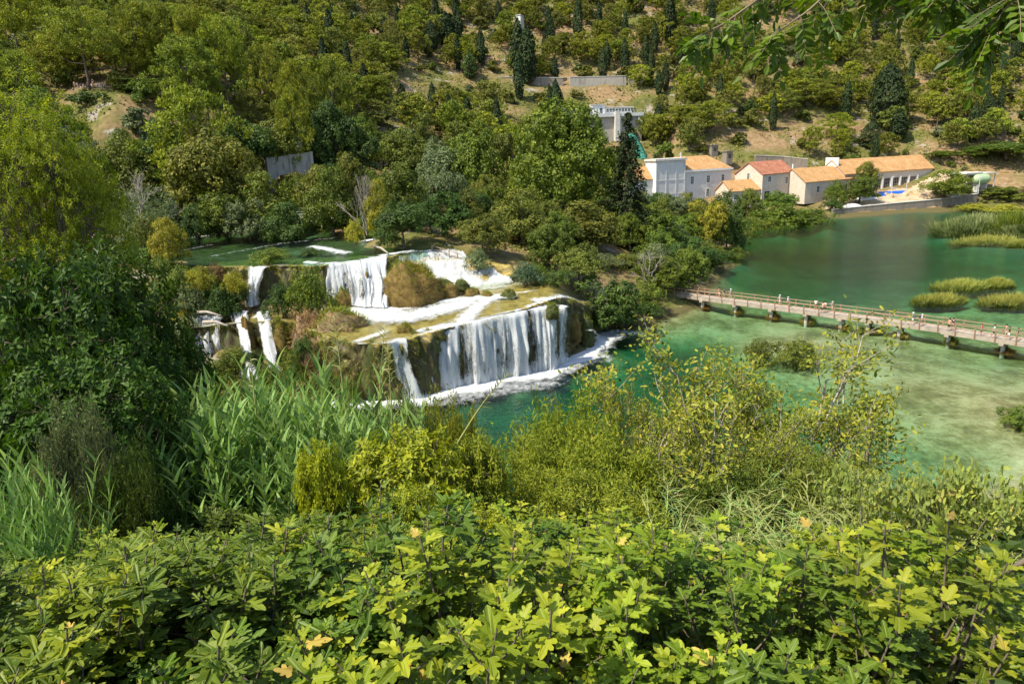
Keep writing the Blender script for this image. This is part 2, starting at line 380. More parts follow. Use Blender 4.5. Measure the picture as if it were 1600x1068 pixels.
def mat_trav():
    m, nt, out = newmat('travertine')
    co = coord(nt); geo = nd(nt, 'ShaderNodeNewGeometry')
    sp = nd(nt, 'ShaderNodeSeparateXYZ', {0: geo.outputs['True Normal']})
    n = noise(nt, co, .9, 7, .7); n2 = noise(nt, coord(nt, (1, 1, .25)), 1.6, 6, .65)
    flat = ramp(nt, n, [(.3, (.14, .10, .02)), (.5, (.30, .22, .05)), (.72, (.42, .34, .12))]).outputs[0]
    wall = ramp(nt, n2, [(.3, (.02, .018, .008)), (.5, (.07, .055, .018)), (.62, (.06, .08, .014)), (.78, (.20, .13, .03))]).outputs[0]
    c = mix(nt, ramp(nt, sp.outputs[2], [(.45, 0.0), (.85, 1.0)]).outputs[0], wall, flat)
    b = nd(nt, 'ShaderNodeBsdfPrincipled', {'Base Color': c, 'Roughness': .6, 'Specular IOR Level': .4})
    bn = nd(nt, 'ShaderNodeBump', {'Height': n2, 'Strength': .8, 'Distance': .3}); nt.links.new(bn.outputs[0], b.inputs['Normal'])
    nt.links.new(b.outputs[0], out.inputs[0]); return m
M_trav = mat_trav()
xs = np.arange(-54, 16, .3); yt = np.arange(70, 112, .3)
Yt, Xt = np.meshgrid(yt, xs, indexing='ij')
Zt = tz(Xt, Yt); tm = tmask(Xt, Yt)
Gt = gz(Xt, Yt); Zt = np.where((tm > .5) & (Zt > Gt+.3), Zt, Gt-.6)
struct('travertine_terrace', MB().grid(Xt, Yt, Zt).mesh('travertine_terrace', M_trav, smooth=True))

def cliff(name, pts, topf, botf, seed, amp=1.0, base=.1):
    """knobbly hanging face of a travertine step along a plan curve"""
    pts = np.array(pts, float); sg = np.r_[0, np.cumsum(np.linalg.norm(np.diff(pts, axis=0), axis=1))]
    n = int(sg[-1]/.2); q = np.linspace(0, sg[-1], n); X_ = np.interp(q, sg, pts[:, 0]); Y_ = np.interp(q, sg, pts[:, 1])
    k = 25; ker = np.ones(k)/k; X_ = np.convolve(np.pad(X_, k//2, 'edge'), ker, 'valid'); Y_ = np.convolve(np.pad(Y_, k//2, 'edge'), ker, 'valid')
    tx, ty = np.gradient(X_), np.gradient(Y_); l = np.hypot(tx, ty); nx, ny = ty/l, -tx/l
    R_ = 34; t = np.linspace(0, 1, R_); S_, T_ = np.meshgrid(q, t, indexing='ij')
    zt = topf(X_, Y_)[:, None]; zb_ = botf(X_, Y_)[:, None]; Zz = zt+(zb_-zt)*np.clip(T_-.06, 0, 1)/.94; Zz[:, 0] = zt[:, 0]-.1
    off = base+amp*(vnoise(S_*.33, S_*0, seed)-.45)*1.5+amp*(vnoise(S_*.95, T_*2.2, seed+1)-.5)*.9+amp*(fbm(S_*1.7, Zz*1.1, seed+2)-.5)*1.3+amp*(fbm(S_*5, Zz*3, seed+3)-.5)*.35
    off *= sstep(T_/.14)*(1-.35*T_); off += .5*T_**2; off[:, 0] = -1.4; off[:, 1] = np.minimum(off[:, 1], -.3)
    XX = X_[:, None]+nx[:, None]*off; YY = Y_[:, None]+ny[:, None]*off
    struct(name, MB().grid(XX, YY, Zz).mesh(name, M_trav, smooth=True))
    return np.stack([XX, YY, Zz], -1), S_, np.stack([nx, ny, 0*nx], -1)
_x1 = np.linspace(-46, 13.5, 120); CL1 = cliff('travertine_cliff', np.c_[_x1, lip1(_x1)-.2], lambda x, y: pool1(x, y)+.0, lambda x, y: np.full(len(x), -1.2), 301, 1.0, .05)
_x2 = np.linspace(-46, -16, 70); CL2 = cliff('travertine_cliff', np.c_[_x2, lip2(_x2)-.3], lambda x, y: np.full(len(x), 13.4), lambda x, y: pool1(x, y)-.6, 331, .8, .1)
# ------------------------------------------------------------------ water
def water_surface(nt, tint, foam=True, wave=1.0, rough=.06, foamcol=(.52, .54, .535)):
    co = coord(nt, (1, 1.5, 1))
    w1 = noise(nt, co, .9*wave, 3, .6); w2 = noise(nt, co, 4.2*wave, 3, .6)
    hgt = mth(nt, 'ADD', w1, mth(nt, 'MULTIPLY', w2, .5))
    bn = nd(nt, 'ShaderNodeBump', {'Height': hgt, 'Strength': .7, 'Distance': .2})
    gl = nd(nt, 'ShaderNodeBsdfGlossy', {'Color': (1, 1, 1, 1), 'Roughness': rough, 'Normal': bn.outputs[0]})
    tr = nd(nt, 'ShaderNodeBsdfTransparent', {'Color': c4(tint)})
    fr = nd(nt, 'ShaderNodeFresnel', {'IOR': 1.25, 'Normal': bn.outputs[0]})
    sh = nd(nt, 'ShaderNodeMixShader', {0: fr.outputs[0], 1: tr.outputs[0], 2: gl.outputs[0]}).outputs[0]
    if foam:
        at = nd(nt, 'ShaderNodeAttribute', attribute_name='foam')
        fn = mth(nt, 'ADD', mth(nt, 'MULTIPLY', noise(nt, coord(nt, (1, .7, 1)), 1.1, 8, .75), .75), mth(nt, 'MULTIPLY', noise(nt, coord(nt, (1.2, .6, 1)), 4.5, 4, .7), .25))
        k = mth(nt, 'MULTIPLY', mth(nt, 'ADD', mth(nt, 'SUBTRACT', fn, 1.0), mth(nt, 'MULTIPLY', at.outputs['Fac'], .98)), 3.0, True)
        df = nd(nt, 'ShaderNodeBsdfDiffuse', {'Color': c4(foamcol)})
        sh = nd(nt, 'ShaderNodeMixShader', {0: k, 1: sh, 2: df.outputs[0]}).outputs[0]
    return sh
def mat_lake():
    m, nt, out = newmat('lake_water')
    nt.links.new(water_surface(nt, (1, 1, 1), True, .9), out.inputs[0])
    v = nd(nt, 'ShaderNodeVolumeAbsorption', {'Color': (.14, .81, .60, 1), 'Density': .23})
    nt.links.new(v.outputs[0], out.inputs['Volume']); return m
def mat_stream(name, tint, wave=1.6):
    m, nt, out = newmat(name)
    nt.links.new(water_surface(nt, tint, True, wave, .1), out.inputs[0]); return m

BASE1 = [atz(*p, 0)[:2] for p in [(560,622),(600,624),(640,618),(680,607),(720,600),(780,589),(830,580),(870,573),(895,560),(915,540),(930,526)]]
def dpoly(x, y, pts):
    """distance to a polyline"""
    d = np.full(np.shape(x), 1e9)
    for (ax, ay), (bx, by) in zip(pts[:-1], pts[1:]):
        vx, vy = bx-ax, by-ay; t = np.clip(((x-ax)*vx+(y-ay)*vy)/(vx*vx+vy*vy), 0, 1)
        d = np.minimum(d, np.hypot(x-ax-t*vx, y-ay-t*vy))
    return d
def W2(lst, z): return [atz(*p, z)[:2] for p in lst]
# lake: closed volume, fine top over the near part
xl = np.concatenate([np.arange(-60, 40, .8), np.arange(40, 330, 3.)]); yl = np.concatenate([np.arange(40, 130, .8), np.arange(130, 262, 3.)])
Yl, Xl = np.meshgrid(yl, xl, indexing='ij')
foam = 1.12*np.exp(-np.maximum(dpoly(Xl, Yl, BASE1)-.8+4.5*(fbm(Xl*.3, Yl*.3, 17)-.5), 0)/4.6)
foam = np.maximum(foam, .78*np.exp(-dpoly(Xl, Yl, W2([(930,522),(960,517),(1000,520)], 0))/2.4))
foam = np.maximum(foam, .62*np.exp(-(dpoly(Xl, Yl, W2([(690,625),(760,612),(850,598)], 0))/5)**2))
foam = np.maximum(foam, .9*np.exp(-dpoly(Xl, Yl, [(-42, 84), (-37, 85), (-31, 85)])/5))
foam = np.maximum(foam, .50*np.exp(-dpoly(Xl, Yl, W2([(1290,352),(1370,360)], 0))/6))
foam = np.maximum(foam, .30*np.exp(-(dpoly(Xl, Yl, W2([(700,640),(860,600),(1000,560),(1150,570)], 0))/9)**2))
lk = MB().grid(Xl, Yl, np.zeros_like(Xl), va=np.clip(foam, 0, 1.3))
n, k = Xl.shape
rim = [(0, j) for j in range(k)]+[(i, k-1) for i in range(1, n)]+[(n-1, j) for j in range(k-2, -1, -1)]+[(i, 0) for i in range(n-2, 0, -1)]
top = np.array([i*k+j for i, j in rim])
V = lk.V[0]
lowV = V[top].copy(); lowV[:, 2] = -9
nb = len(top); lk.add(lowV, [[i, i, i, i] for i in range(0)] or np.zeros((0, 4), int))
base = lk.n-nb
lk.F.append(np.array([[top[i], base+i, base+(i+1) % nb, top[(i+1) % nb]] for i in range(nb)])); lk.A.append(np.full(nb, .5))
lk.F.append(np.array([[base+i for i in range(nb)][::-1]])); lk.A.append(np.full(1, .5))
M_lake = mat_lake()
struct('lake', lk.mesh('lake', M_lake, va='foam'))

# pool between the two steps
xs = np.arange(-53, 15, .4); yt = np.arange(75, 112, .4); Yp, Xp = np.meshgrid(yt, xs, indexing='ij')
f1 = 1.2*np.exp(-np.maximum(dpoly(Xp, Yp, W2([(485,470),(530,473),(600,482)], 7.6))-2, 0)/2.6)
for pl, a, w in [([(540,488),(640,492),(720,478)], 1.0, 5.0), ([(640,480),(700,473),(790,470)], .9, 3.0), ([(715,507),(745,482),(770,470)], .95, 2.8), ([(840,476),(872,474),(880,468)], .9, 2.2), ([(600,510),(560,520)], .8, 2), ([(790,468),(840,464)], .7, 1.0)]:
    f1 = np.maximum(f1, a*np.exp(-dpoly(Xp, Yp, W2(pl, 7.8))/w))
lipd = Yp-lip1(Xp)
f1 = np.maximum(f1, (.45+.75*fbm(Xp*.6, Yp*.6, 79))*np.exp(-np.abs(lipd)/np.where(Xp > -14, 2.0, .7)))
f1 = np.maximum(f1, .9*np.exp(-dpoly(Xp, Yp, [(-36, 97), (-35.6, 93)])/1.0))
Zp = pool1(Xp, Yp)+.04*(fbm(Xp, Yp, 77)-.5)
keep = (lipd > -.3) & (Yp < lip2(Xp)-.2) & (Xp > -46)
def grid_masked(X, Y, Z, va, keep):
    n, k = X.shape
    i, j = np.meshgrid(np.arange(n-1), np.arange(k-1), indexing='ij')
    q = np.stack([i*k+j, i*k+j+1, (i+1)*k+j+1, (i+1)*k+j], -1)
    kk = keep[:-1, :-1] & keep[1:, 1:] & keep[1:, :-1] & keep[:-1, 1:]
    return MB().add(np.stack([X, Y, Z], -1), q[kk], va=va.ravel())
M_pool = mat_stream('pool_water', (.90, .95, .86))
struct('terrace_pool', grid_masked(Xp, Yp, Zp, np.clip(f1, 0, 1.3), keep).mesh('terrace_pool', M_pool, smooth=True, va='foam'))
# upper river
xs = np.arange(-150, 0, .7); yt = np.arange(94, 160, .7); Yr, Xr = np.meshgrid(yt, xs, indexing='ij')
f2 = .8*np.exp(-np.abs(Yr-lip2(Xr))/.9)*(Xr > -38)
for pl, a, w in [([(490,385),(515,390),(540,395)], .9, 2.4), ([(560,378),(590,372)], 1.0, 1.3), ([(150,375),(190,373)], 1.2, 2.0), ([(290,372),(340,366),(380,362)], .72, 3), ([(280,392),(330,382)], .6, 2.5), ([(600,398),(640,392)], .9, 2), ([(330,400),(440,380),(520,372)], .56, 5), ([(300,385),(420,368),(540,362)], .5, 3)]:
    f2 = np.maximum(f2, a*np.exp(-dpoly(Xr, Yr, W2(pl, ZR))/w))
keep = (Yr > lip2(Xr)-.4) & (Xr < np.interp(Yr, [97, 104, 108, 112, 160], [-14, -10, -14, -21, -26]))
Zr = ZR+.05*(fbm(Xr*1.2, Yr*1.2, 71)-.5)+np.where(f2 > .6, (fbm(Xr*1.5, Yr*1.5, 72)-.4)*.5, 0)
M_river = mat_stream('river_water', (.42, .70, .54), 2.0)
struct('upper_river', grid_masked(Xr, Yr, Zr, np.clip(f2, 0, 1.3), keep).mesh('upper_river', M_river, smooth=True, va='foam'))

# falling water
def mat_fall():
    m, nt, out = newmat('falling_water')
    uv = nd(nt, 'ShaderNodeUVMap', uv_map='UVMap')
    mp = nd(nt, 'ShaderNodeMapping', {0: uv.outputs[0], 'Scale': (1, .16, 1)})
    n1 = nd(nt, 'ShaderNodeTexNoise', {'Vector': mp.outputs[0], 'Scale': 3.4, 'Detail': 6, 'Roughness': .72, 'Distortion': .3}).outputs['Fac']
    mp2 = nd(nt, 'ShaderNodeMapping', {0: uv.outputs[0], 'Scale': (1, .45, 1)})
    n2 = nd(nt, 'ShaderNodeTexNoise', {'Vector': mp2.outputs[0], 'Scale': 5.5, 'Detail': 5, 'Roughness': .75}).outputs['Fac']
    at = nd(nt, 'ShaderNodeAttribute', attribute_name='dens')
    s = mth(nt, 'ADD', mth(nt, 'MULTIPLY', n1, .62), mth(nt, 'MULTIPLY', n2, .38))
    k = mth(nt, 'MULTIPLY', mth(nt, 'ADD', mth(nt, 'SUBTRACT', s, 1.0), at.outputs['Fac']), 5.0, True)
    df = nd(nt, 'ShaderNodeBsdfDiffuse', {'Color': (.70, .72, .725, 1)})
    tl = nd(nt, 'ShaderNodeBsdfTranslucent', {'Color': (.72, .75, .76, 1)})
    bn = nd(nt, 'ShaderNodeBump', {'Height': s, 'Strength': .7, 'Distance': .3}); nt.links.new(bn.outputs[0], df.inputs['Normal'])
    w = nd(nt, 'ShaderNodeMixShader', {0: .4, 1: df.outputs[0], 2: tl.outputs[0]})
    tr = nd(nt, 'ShaderNodeBsdfTransparent')
    mx = nd(nt, 'ShaderNodeMixShader', {0: k, 1: tr.outputs[0], 2: w.outputs[0]})
    nt.links.new(mx.outputs[0], out.inputs[0]); return m
M_fall = mat_fall()
def curtain(name, top, bot, dens, bulge=.6, back=1.0, seed=1, layers=2):
    """top/bot polylines (n,3) of the same length; dens list along it"""
    top = np.array(top, float); bot = np.array(bot, float)
    seg = np.r_[0, np.cumsum(np.linalg.norm(np.diff(top, axis=0), axis=1))]
    ns = max(8, int(seg[-1]/.14)); s = np.linspace(0, seg[-1], ns)
    T = np.stack([np.interp(s, seg, top[:, i]) for i in range(3)], -1); B = np.stack([np.interp(s, seg, bot[:, i]) for i in range(3)], -1)
    dn = np.interp(s, np.linspace(0, seg[-1], len(dens)), dens)+.34*(vnoise(s*.75, s*0, seed+31)-.5)+.2*(vnoise(s*2.3, s*0, seed+37)-.5)
    ed = np.minimum(s, seg[-1]-s)/(.30*min(seg[-1], 5)); dn = dn-.55*(1-sstep(ed+.35*(vnoise(s*3, s*0, seed+41)-.5)))
    mb = MB()
    d = B-T; hor = d[:, :2].copy()
    tang = np.gradient(T, axis=0)[:, :2]; nrm = np.stack([tang[:, 1], -tang[:, 0]], -1); nrm /= np.linalg.norm(nrm, axis=1)[:, None]+1e-9
    for l in range(layers):
        nt_ = 18; t = np.linspace(-.12, 1, nt_)
        col = (vnoise(s*1.6, s*0+l, seed)-.5)*.9+(vnoise(s*4.5, s*0+l, seed+1)-.5)*.5
        P = np.zeros((ns, nt_, 3))
        for j, tt in enumerate(t):
            if tt < 0:
                P[:, j, :] = T; P[:, j, :2] -= nrm*(back*(-tt)/.12)
                P[:, j, 2] += .10+.12*(-tt)
            else:
                h = np.sqrt(tt)*.55+tt*.45
                P[:, j, :2] = T[:, :2]+hor*h[..., None] if np.ndim(h) else T[:, :2]+hor*h
                P[:, j, :2] += nrm*(bulge*math.sin(min(1, tt*1.6)*1.57)+(col+(vnoise(s*2.2, s*0+tt*5, seed+5+l)-.5)*.6)*min(1, tt*2.5)-.35*l)[:, None]
                P[:, j, 2] = T[:, 2]+d[:, 2]*tt+.1*(1-tt)
        S, Tt = np.meshgrid(s, t, indexing='ij')
        hgt = np.linalg.norm(d, axis=1)
        uv = np.stack([S+l*37.3+seed*11, Tt*hgt[:, None]], -1).reshape(-1, 2)
        va = (dn[:, None]*np.ones_like(Tt)-.15*Tt*(Tt > 0)+.26*sstep((Tt-.75)/.25)+.07).ravel()-.12*l-(.5*(1-sstep(ed[:, None]*np.ones_like(Tt)+.9*(vnoise(S*0+7*(S > seg[-1]/2), Tt*4, seed+43)-.5)))).ravel()*.7
        mb.grid(P[..., 0], P[..., 1], P[..., 2], va=va, uv=uv)
    o = link(name, mb.mesh(name, M_fall, smooth=True, uv=True, va='dens')); tag(o, kind='structure'); return o
def zz(lst, zf): return [atz(px, py, zf) for px, py in lst]
curtain('waterfall', [atz(px, py, z) for px, py, z in [(648,522,7.3),(665,514,7.4),(690,510,7.6),(720,506,7.7),(750,502,7.8),(780,495,7.9),(810,490,8),(835,484,8.1),(855,480,8.2),(872,478,8.3),(888,482,8.2),(900,490,7.4)]],
        [atz(px, py, 0) for px, py in [(655,618),(670,612),(692,606),(722,600),(752,595),(782,589),(812,584),(838,579),(858,576),(875,572),(892,562),(905,550)]],
        [.50,.62,.42,.66,.72,.70,.60,.72,.66,.74,.62,.58,.70,.64,.55,.66,.58,.45,.6,.42,.5], .5, 1.2, 21, 3)
curtain('waterfall', [atz(px, py, 7.2) for px, py in [(606,538),(622,532),(638,531)]], [atz(px, py, 0) for px, py in [(612,622),(638,622),(666,616)]], [.6,.78,.7], .5, .8, 33)
curtain('waterfall', [atz(px, py, z) for px, py, z in [(895,492,6.8),(908,503,5.2),(922,516,3.6),(930,521,2.4)]], [atz(px, py, 0) for px, py in [(900,556),(915,545),(926,532),(935,526)]], [.5,.42,.56,.4,.58,.4,.55], .4, .8, 44)
curtain('waterfall', [atz(px, py, ZR) for px, py in [(466,409),(495,412),(520,413),(545,410),(570,407),(595,402),(614,400)]], [atz(px, py, 7.9) for px, py in [(488,468),(505,471),(527,473),(550,476),(572,478),(595,480),(612,476)]],
        [.72,.74,.78,.66,.76,.72,.58,.74,.56,.78,.9,.92,.8], .7, 1.6, 55, 3)
curtain('waterfall', [atz(px, py, 7.6) for px, py in [(288,498),(310,493),(330,492),(350,501)]], [atz(px, py, 1.2) for px, py in [(266,566),(306,570),(342,570),(376,564)]], [.5,.72,.8,.55], 1.1, .8, 66)
curtain('waterfall', [atz(px, py, 7.6) for px, py in [(352,491),(374,488),(390,490)]], [atz(px, py, 1) for px, py in [(362,584),(398,590),(426,585)]], [.6,.78,.55], 1.0, .8, 77)
curtain('waterfall', [atz(px, py, 7.6) for px, py in [(394,490),(408,489),(424,490)]], [atz(px, py, 1) for px, py in [(410,584),(434,588),(454,583)]], [.55,.74,.5], .8, .8, 88)
curtain('waterfall', [atz(px, py, ZR-.2) for px, py in [(376,420),(398,417),(420,421)]], [atz(px, py, 8.1) for px, py in [(370,474),(396,477),(420,474)]], [.7,.9,.7], .8, 1, 99)
curtain('waterfall', [atz(px, py, 5) for px, py in [(558,545),(564,541),(570,540)]], [atz(px, py, .3) for px, py in [(542,600),(553,602),(563,600)]], [.6,.8,.6], .5, .8, 111)
# sloping cascade on the right of the upper step: a sheet following the stepped rock
xs = np.arange(-19, 6, .22); yt = np.arange(94, 113, .22); Yc, Xc = np.meshgrid(yt, xs, indexing='ij')
w2 = 1.3+8.5*sstep((Xc+19)/5); t2 = (Yc-lip2(Xc)+w2*.9)/w2
Zc = tz(Xc, Yc)+.06+.16*fbm(Xc*1.6, Yc*1.6, 91)
keep = (t2 > -.12) & (t2 < 1.15) & (Xc < np.interp(Yc, [94, 100, 104, 112], [5, 2.5, -3, -12]))
slope = np.abs(np.gradient(Zc, axis=0))/.22
va = .60+.16*np.clip(slope, 0, 1.5)+.62*(fbm(Xc*.55, Yc*.55, 95)-.5)
i, j = np.meshgrid(np.arange(Xc.shape[0]-1), np.arange(Xc.shape[1]-1), indexing='ij'); kk = Xc.shape[1]
q = np.stack([i*kk+j, i*kk+j+1, (i+1)*kk+j+1, (i+1)*kk+j], -1); ok = keep[:-1, :-1] & keep[1:, 1:] & keep[1:, :-1] & keep[:-1, 1:]
mb = MB().add(np.stack([Xc, Yc, Zc], -1), q[ok], uv=np.stack([Xc*.9, Yc*1.6], -1).reshape(-1, 2), va=va.ravel())
tag(link('cascade', mb.mesh('cascade', M_fall, smooth=True, uv=True, va='dens')), kind='structure')

# ------------------------------------------------------------------ light
w = bpy.data.worlds.new("World"); SC.world = w; w.use_nodes = True
nt = w.node_tree; bg = nt.nodes['Background']
sky = nt.nodes.new('ShaderNodeTexSky'); sky.sky_type = 'NISHITA'; sky.sun_disc = False
SUN = np.array([-.50, -.27, .82]); SUN /= np.linalg.norm(SUN)
el = math.asin(SUN[2]); az = math.atan2(SUN[0], SUN[1])
sky.sun_elevation = el; sky.sun_rotation = az
sky.air_density = 1.0; sky.dust_density = 1.0
nt.links.new(sky.outputs[0], bg.inputs[0]); bg.inputs[1].default_value = .15
sl = bpy.data.lights.new('sun', 'SUN'); sl.energy = 4.6; sl.angle = math.radians(.53); sl.color = (1, .92, .76)
so = link('sun', sl); so.rotation_euler = Vector([-v for v in SUN]).to_track_quat('-Z', 'Y').to_euler()
SC.view_settings.view_transform = 'Standard'; SC.view_settings.look = 'None'
SC.view_settings.exposure = 0.88
cy_ = SC.cycles
cy_.max_bounces = 8; cy_.diffuse_bounces = 3; cy_.glossy_bounces = 3; cy_.transmission_bounces = 4; cy_.transparent_max_bounces = 16
cy_.volume_bounces = 0; cy_.caustics_reflective = False; cy_.caustics_refractive = False
cy_.use_denoising = True; cy_.use_adaptive_sampling = True; cy_.adaptive_threshold = .02
# ------------------------------------------------------------------ buildings
def frame(o, phi):
    a = np.array([math.cos(phi), math.sin(phi), 0]); n = np.array([-math.sin(phi), math.cos(phi), 0]); o = np.asarray(o, float)
    return lambda V: o+np.asarray(V)[:, :1]*a+np.asarray(V)[:, 1:2]*n+np.asarray(V)[:, 2:3]*np.array([0, 0, 1.])
def local(phi):
    return lambda V: np.asarray(V)@np.array([[math.cos(phi), math.sin(phi), 0], [-math.sin(phi), math.cos(phi), 0], [0, 0, 1.]])
def mat_wall(name, col, stain=(.25, .22, .18), amt=.5, block=0):
    m, nt, out = newmat(name); co = coord(nt)
    n = noise(nt, co, .5, 7, .7); st = noise(nt, coord(nt, (1, 1, .2)), 1.1, 5, .65)
    c = ramp(nt, n, [(.3, [v*.82 for v in col]), (.7, col)]).outputs[0]
    c = mix(nt, mth(nt, 'MULTIPLY', ramp(nt, st, [(.52, 0.0), (.72, 1.0)]).outputs[0], amt), c, stain)
    if block:
        b = nd(nt, 'ShaderNodeTexVoronoi', {'Vector': co, 'Scale': block}, feature='DISTANCE_TO_EDGE')
        c = mix(nt, mth(nt, 'MULTIPLY', mth(nt, 'LESS_THAN', b.outputs['Distance'], .06), .45), c, [v*.5 for v in col])
    b = nd(nt, 'ShaderNodeBsdfPrincipled', {'Base Color': c, 'Roughness': .9, 'Specular IOR Level': .15})
    bn = nd(nt, 'ShaderNodeBump', {'Height': n, 'Strength': .4, 'Distance': .15}); nt.links.new(bn.outputs[0], b.inputs['Normal'])
    nt.links.new(b.outputs[0], out.inputs[0]); return m
def mat_tiles(name, cols):
    m, nt, out = newmat(name)
    tc = nd(nt, 'ShaderNodeUVMap', uv_map='UVMap')
    wv = nd(nt, 'ShaderNodeTexWave', {'Vector': tc.outputs[0], 'Scale': 1.3, 'Distortion': .6, 'Detail': 2}, bands_direction='X')
    n = noise(nt, tc.outputs[0], .35, 7, .75); n2 = noise(nt, tc.outputs[0], 2.2, 3, .7)
    f = mth(nt, 'ADD', mth(nt, 'MULTIPLY', n, .6), mth(nt, 'MULTIPLY', n2, .4))
    c = ramp(nt, f, [(.32, cols[0]), (.5, cols[1]), (.66, cols[2])]).outputs[0]
    b = nd(nt, 'ShaderNodeBsdfPrincipled', {'Base Color': c, 'Roughness': .9, 'Specular IOR Level': .15})
    bn = nd(nt, 'ShaderNodeBump', {'Height': wv.outputs['Fac'], 'Strength': .8, 'Distance': .12}); nt.links.new(bn.outputs[0], b.inputs['Normal'])
    nt.links.new(b.outputs[0], out.inputs[0]); return m
M_white = mat_wall('white_plaster', (.74, .73, .70), (.45, .42, .38), .5)
M_greyshade = mat_wall('grey_and_shaded_plaster', (.55, .55, .52), (.38, .37, .34), .35)  # on the white power house, shade of the front is put into this grey
M_cream = mat_wall('cream_stone', (.62, .53, .42), (.42, .33, .25), .6, 1.4)
M_concrete = mat_wall('concrete', (.40, .36, .30), (.13, .11, .09), .8)
M_paleconc = mat_wall('pale_concrete', (.56, .53, .47), (.28, .26, .22), .6)
M_oldwall = mat_wall('old_plaster', (.40, .36, .30), (.13, .11, .09), .8)
M_stone = mat_wall('rubble_stone', (.26, .225, .175), (.10, .085, .065), .7, 1.8)
M_orange = mat_tiles('orange_roof_tiles', [(.31, .145, .05), (.47, .265, .11), (.62, .40, .20)])
M_redtile = mat_tiles('red_roof_tiles', [(.22, .085, .05), (.38, .15, .085), (.56, .30, .19)])
M_frame = solid('white_frame', (.68, .68, .64), .6, .1)
M_glass = solid('dark_window_glass', (.025, .035, .035), .08, .3, 1, 0, .6)
M_shut = solid('green_shutter', (.02, .055, .035), .6, .3)
M_wood = solid('weathered_wood', (.27, .19, .12), .85, .35, 2.5, .3)
M_deck = solid('bridge_planks', (.34, .285, .225), .9, .3, 1.2, .3)
M_rail = solid('bridge_railing_wood', (.30, .19, .125), .85, .3, 2)
M_metalg = solid('green_painted_metal', (.035, .16, .11), .4, .25, 1, 0, .5)
M_steel = solid('galvanised_steel', (.50, .51, .50), .45, .15, 2, 0, .5)

def gable_roof(mb, L, D, z, hr, ov=.45, th=.28, hipR=0, hipL=0, M=None):
    """two tiled slopes (and hips) as a closed thick shell, ridge along X"""
    x0, x1, y0, y1 = -ov, L+ov, -ov, D+ov
    dz = -hr*ov/(D/2)
    top = [(x0, y0, z+dz), (x1, y0, z+dz), (x1, y1, z+dz), (x0, y1, z+dz), (x0+(hipL+ov if hipL else 0), D/2, z+hr), (x1-(hipR+ov if hipR else 0), D/2, z+hr)]
    T = np.array(top); B = T-np.array([0, 0, th])
    uvT = [(p[0], p[1]) for p in top]
    V = np.concatenate([T+[0, 0, .02], B]); uv = np.array(uvT+uvT)
    if M is not None: V = M(V)
    F4 = [[0, 1, 5, 4], [2, 3, 4, 5], [7, 6, 10, 11], [9, 8, 11, 10], [1, 0, 6, 7], [3, 2, 8, 9]]
    F3 = []
    if hipR: F3 += [[1, 2, 5], [8, 7, 11]]; F4 += [[2, 1, 7, 8]]
    else: F4 += [[1, 7, 11, 5], [5, 11, 8, 2]]
    if hipL: F3 += [[3, 0, 4], [6, 9, 10]]; F4 += [[0, 3, 9, 6]]
    else: F4 += [[0, 4, 10, 6], [4, 3, 9, 10]]
    n0 = mb.n
    mb.add(V, F4, uv=uv)
    if F3: mb.F.append(np.array(F3)+n0); mb.A.append(np.full(len(F3), .5))
    return mb
def shell(mb, L, D, z0, z, hr=0, M=None, hip=False):
    """walls; with gable triangles when hr"""
    if hr and not hip:
        n0 = mb.n
        V = np.array([(0, 0, z0), (L, 0, z0), (L, D, z0), (0, D, z0), (0, 0, z), (L, 0, z), (L, D, z), (0, D, z), (0, D/2, z+hr-.1), (L, D/2, z+hr-.1)])
        mb.add(M(V) if M else V, [[0, 1, 5, 4], [2, 3, 7, 6], [0, 3, 2, 1]])
        mb.F.append(np.array([[1, 2, 6, 9, 5], [3, 0, 4, 8, 7]])+n0); mb.A.append(np.full(2, .5))
    else: mb.bx((0, 0, z0), (L, D, z), M)
    return mb
def window(root, M, x, z, w, h, y=0., side='front', mat=None, bars=(1, 2), D=0, name='window', frame=None):
    """frame, recessed pane and glazing bars; the pane is a sub-part"""
    fr = MB(); pn = MB(); t = .12
    def b(mb, a, c):
        a = list(a); c = list(c)
        if side == 'left': P = lambda V: M(np.stack([V[:, 1], D-V[:, 0], V[:, 2]], -1))
        else: P = M
        mb.bx(a, c, P)
    b(fr, (x-w/2-t, y-.10, z-t), (x-w/2, y+.05, z+h+t)); b(fr, (x+w/2, y-.10, z-t), (x+w/2+t, y+.05, z+h+t))
    b(fr, (x-w/2, y-.10, z+h), (x+w/2, y+.05, z+h+t)); b(fr, (x-w/2-.1, y-.16, z-t-.06), (x+w/2+.1, y+.05, z-.002))
    for i in range(1, bars[0]+1): xx = x-w/2+w*i/(bars[0]+1); b(fr, (xx-.03, y-.06, z), (xx+.03, y-.03, z+h))
    for i in range(1, bars[1]+1): q = z+h*i/(bars[1]+1); b(fr, (x-w/2, y-.057, q-.03), (x+w/2, y-.033, q+.03))
    b(pn, (x-w/2, y-.025, z), (x+w/2, y+.05, z+h))
    f = link(name, fr.mesh(name, frame or M_frame), root); link('pane', pn.mesh('pane', mat or M_glass), f); return f
def loc_at(px, py, y): return aty(px, py, y)

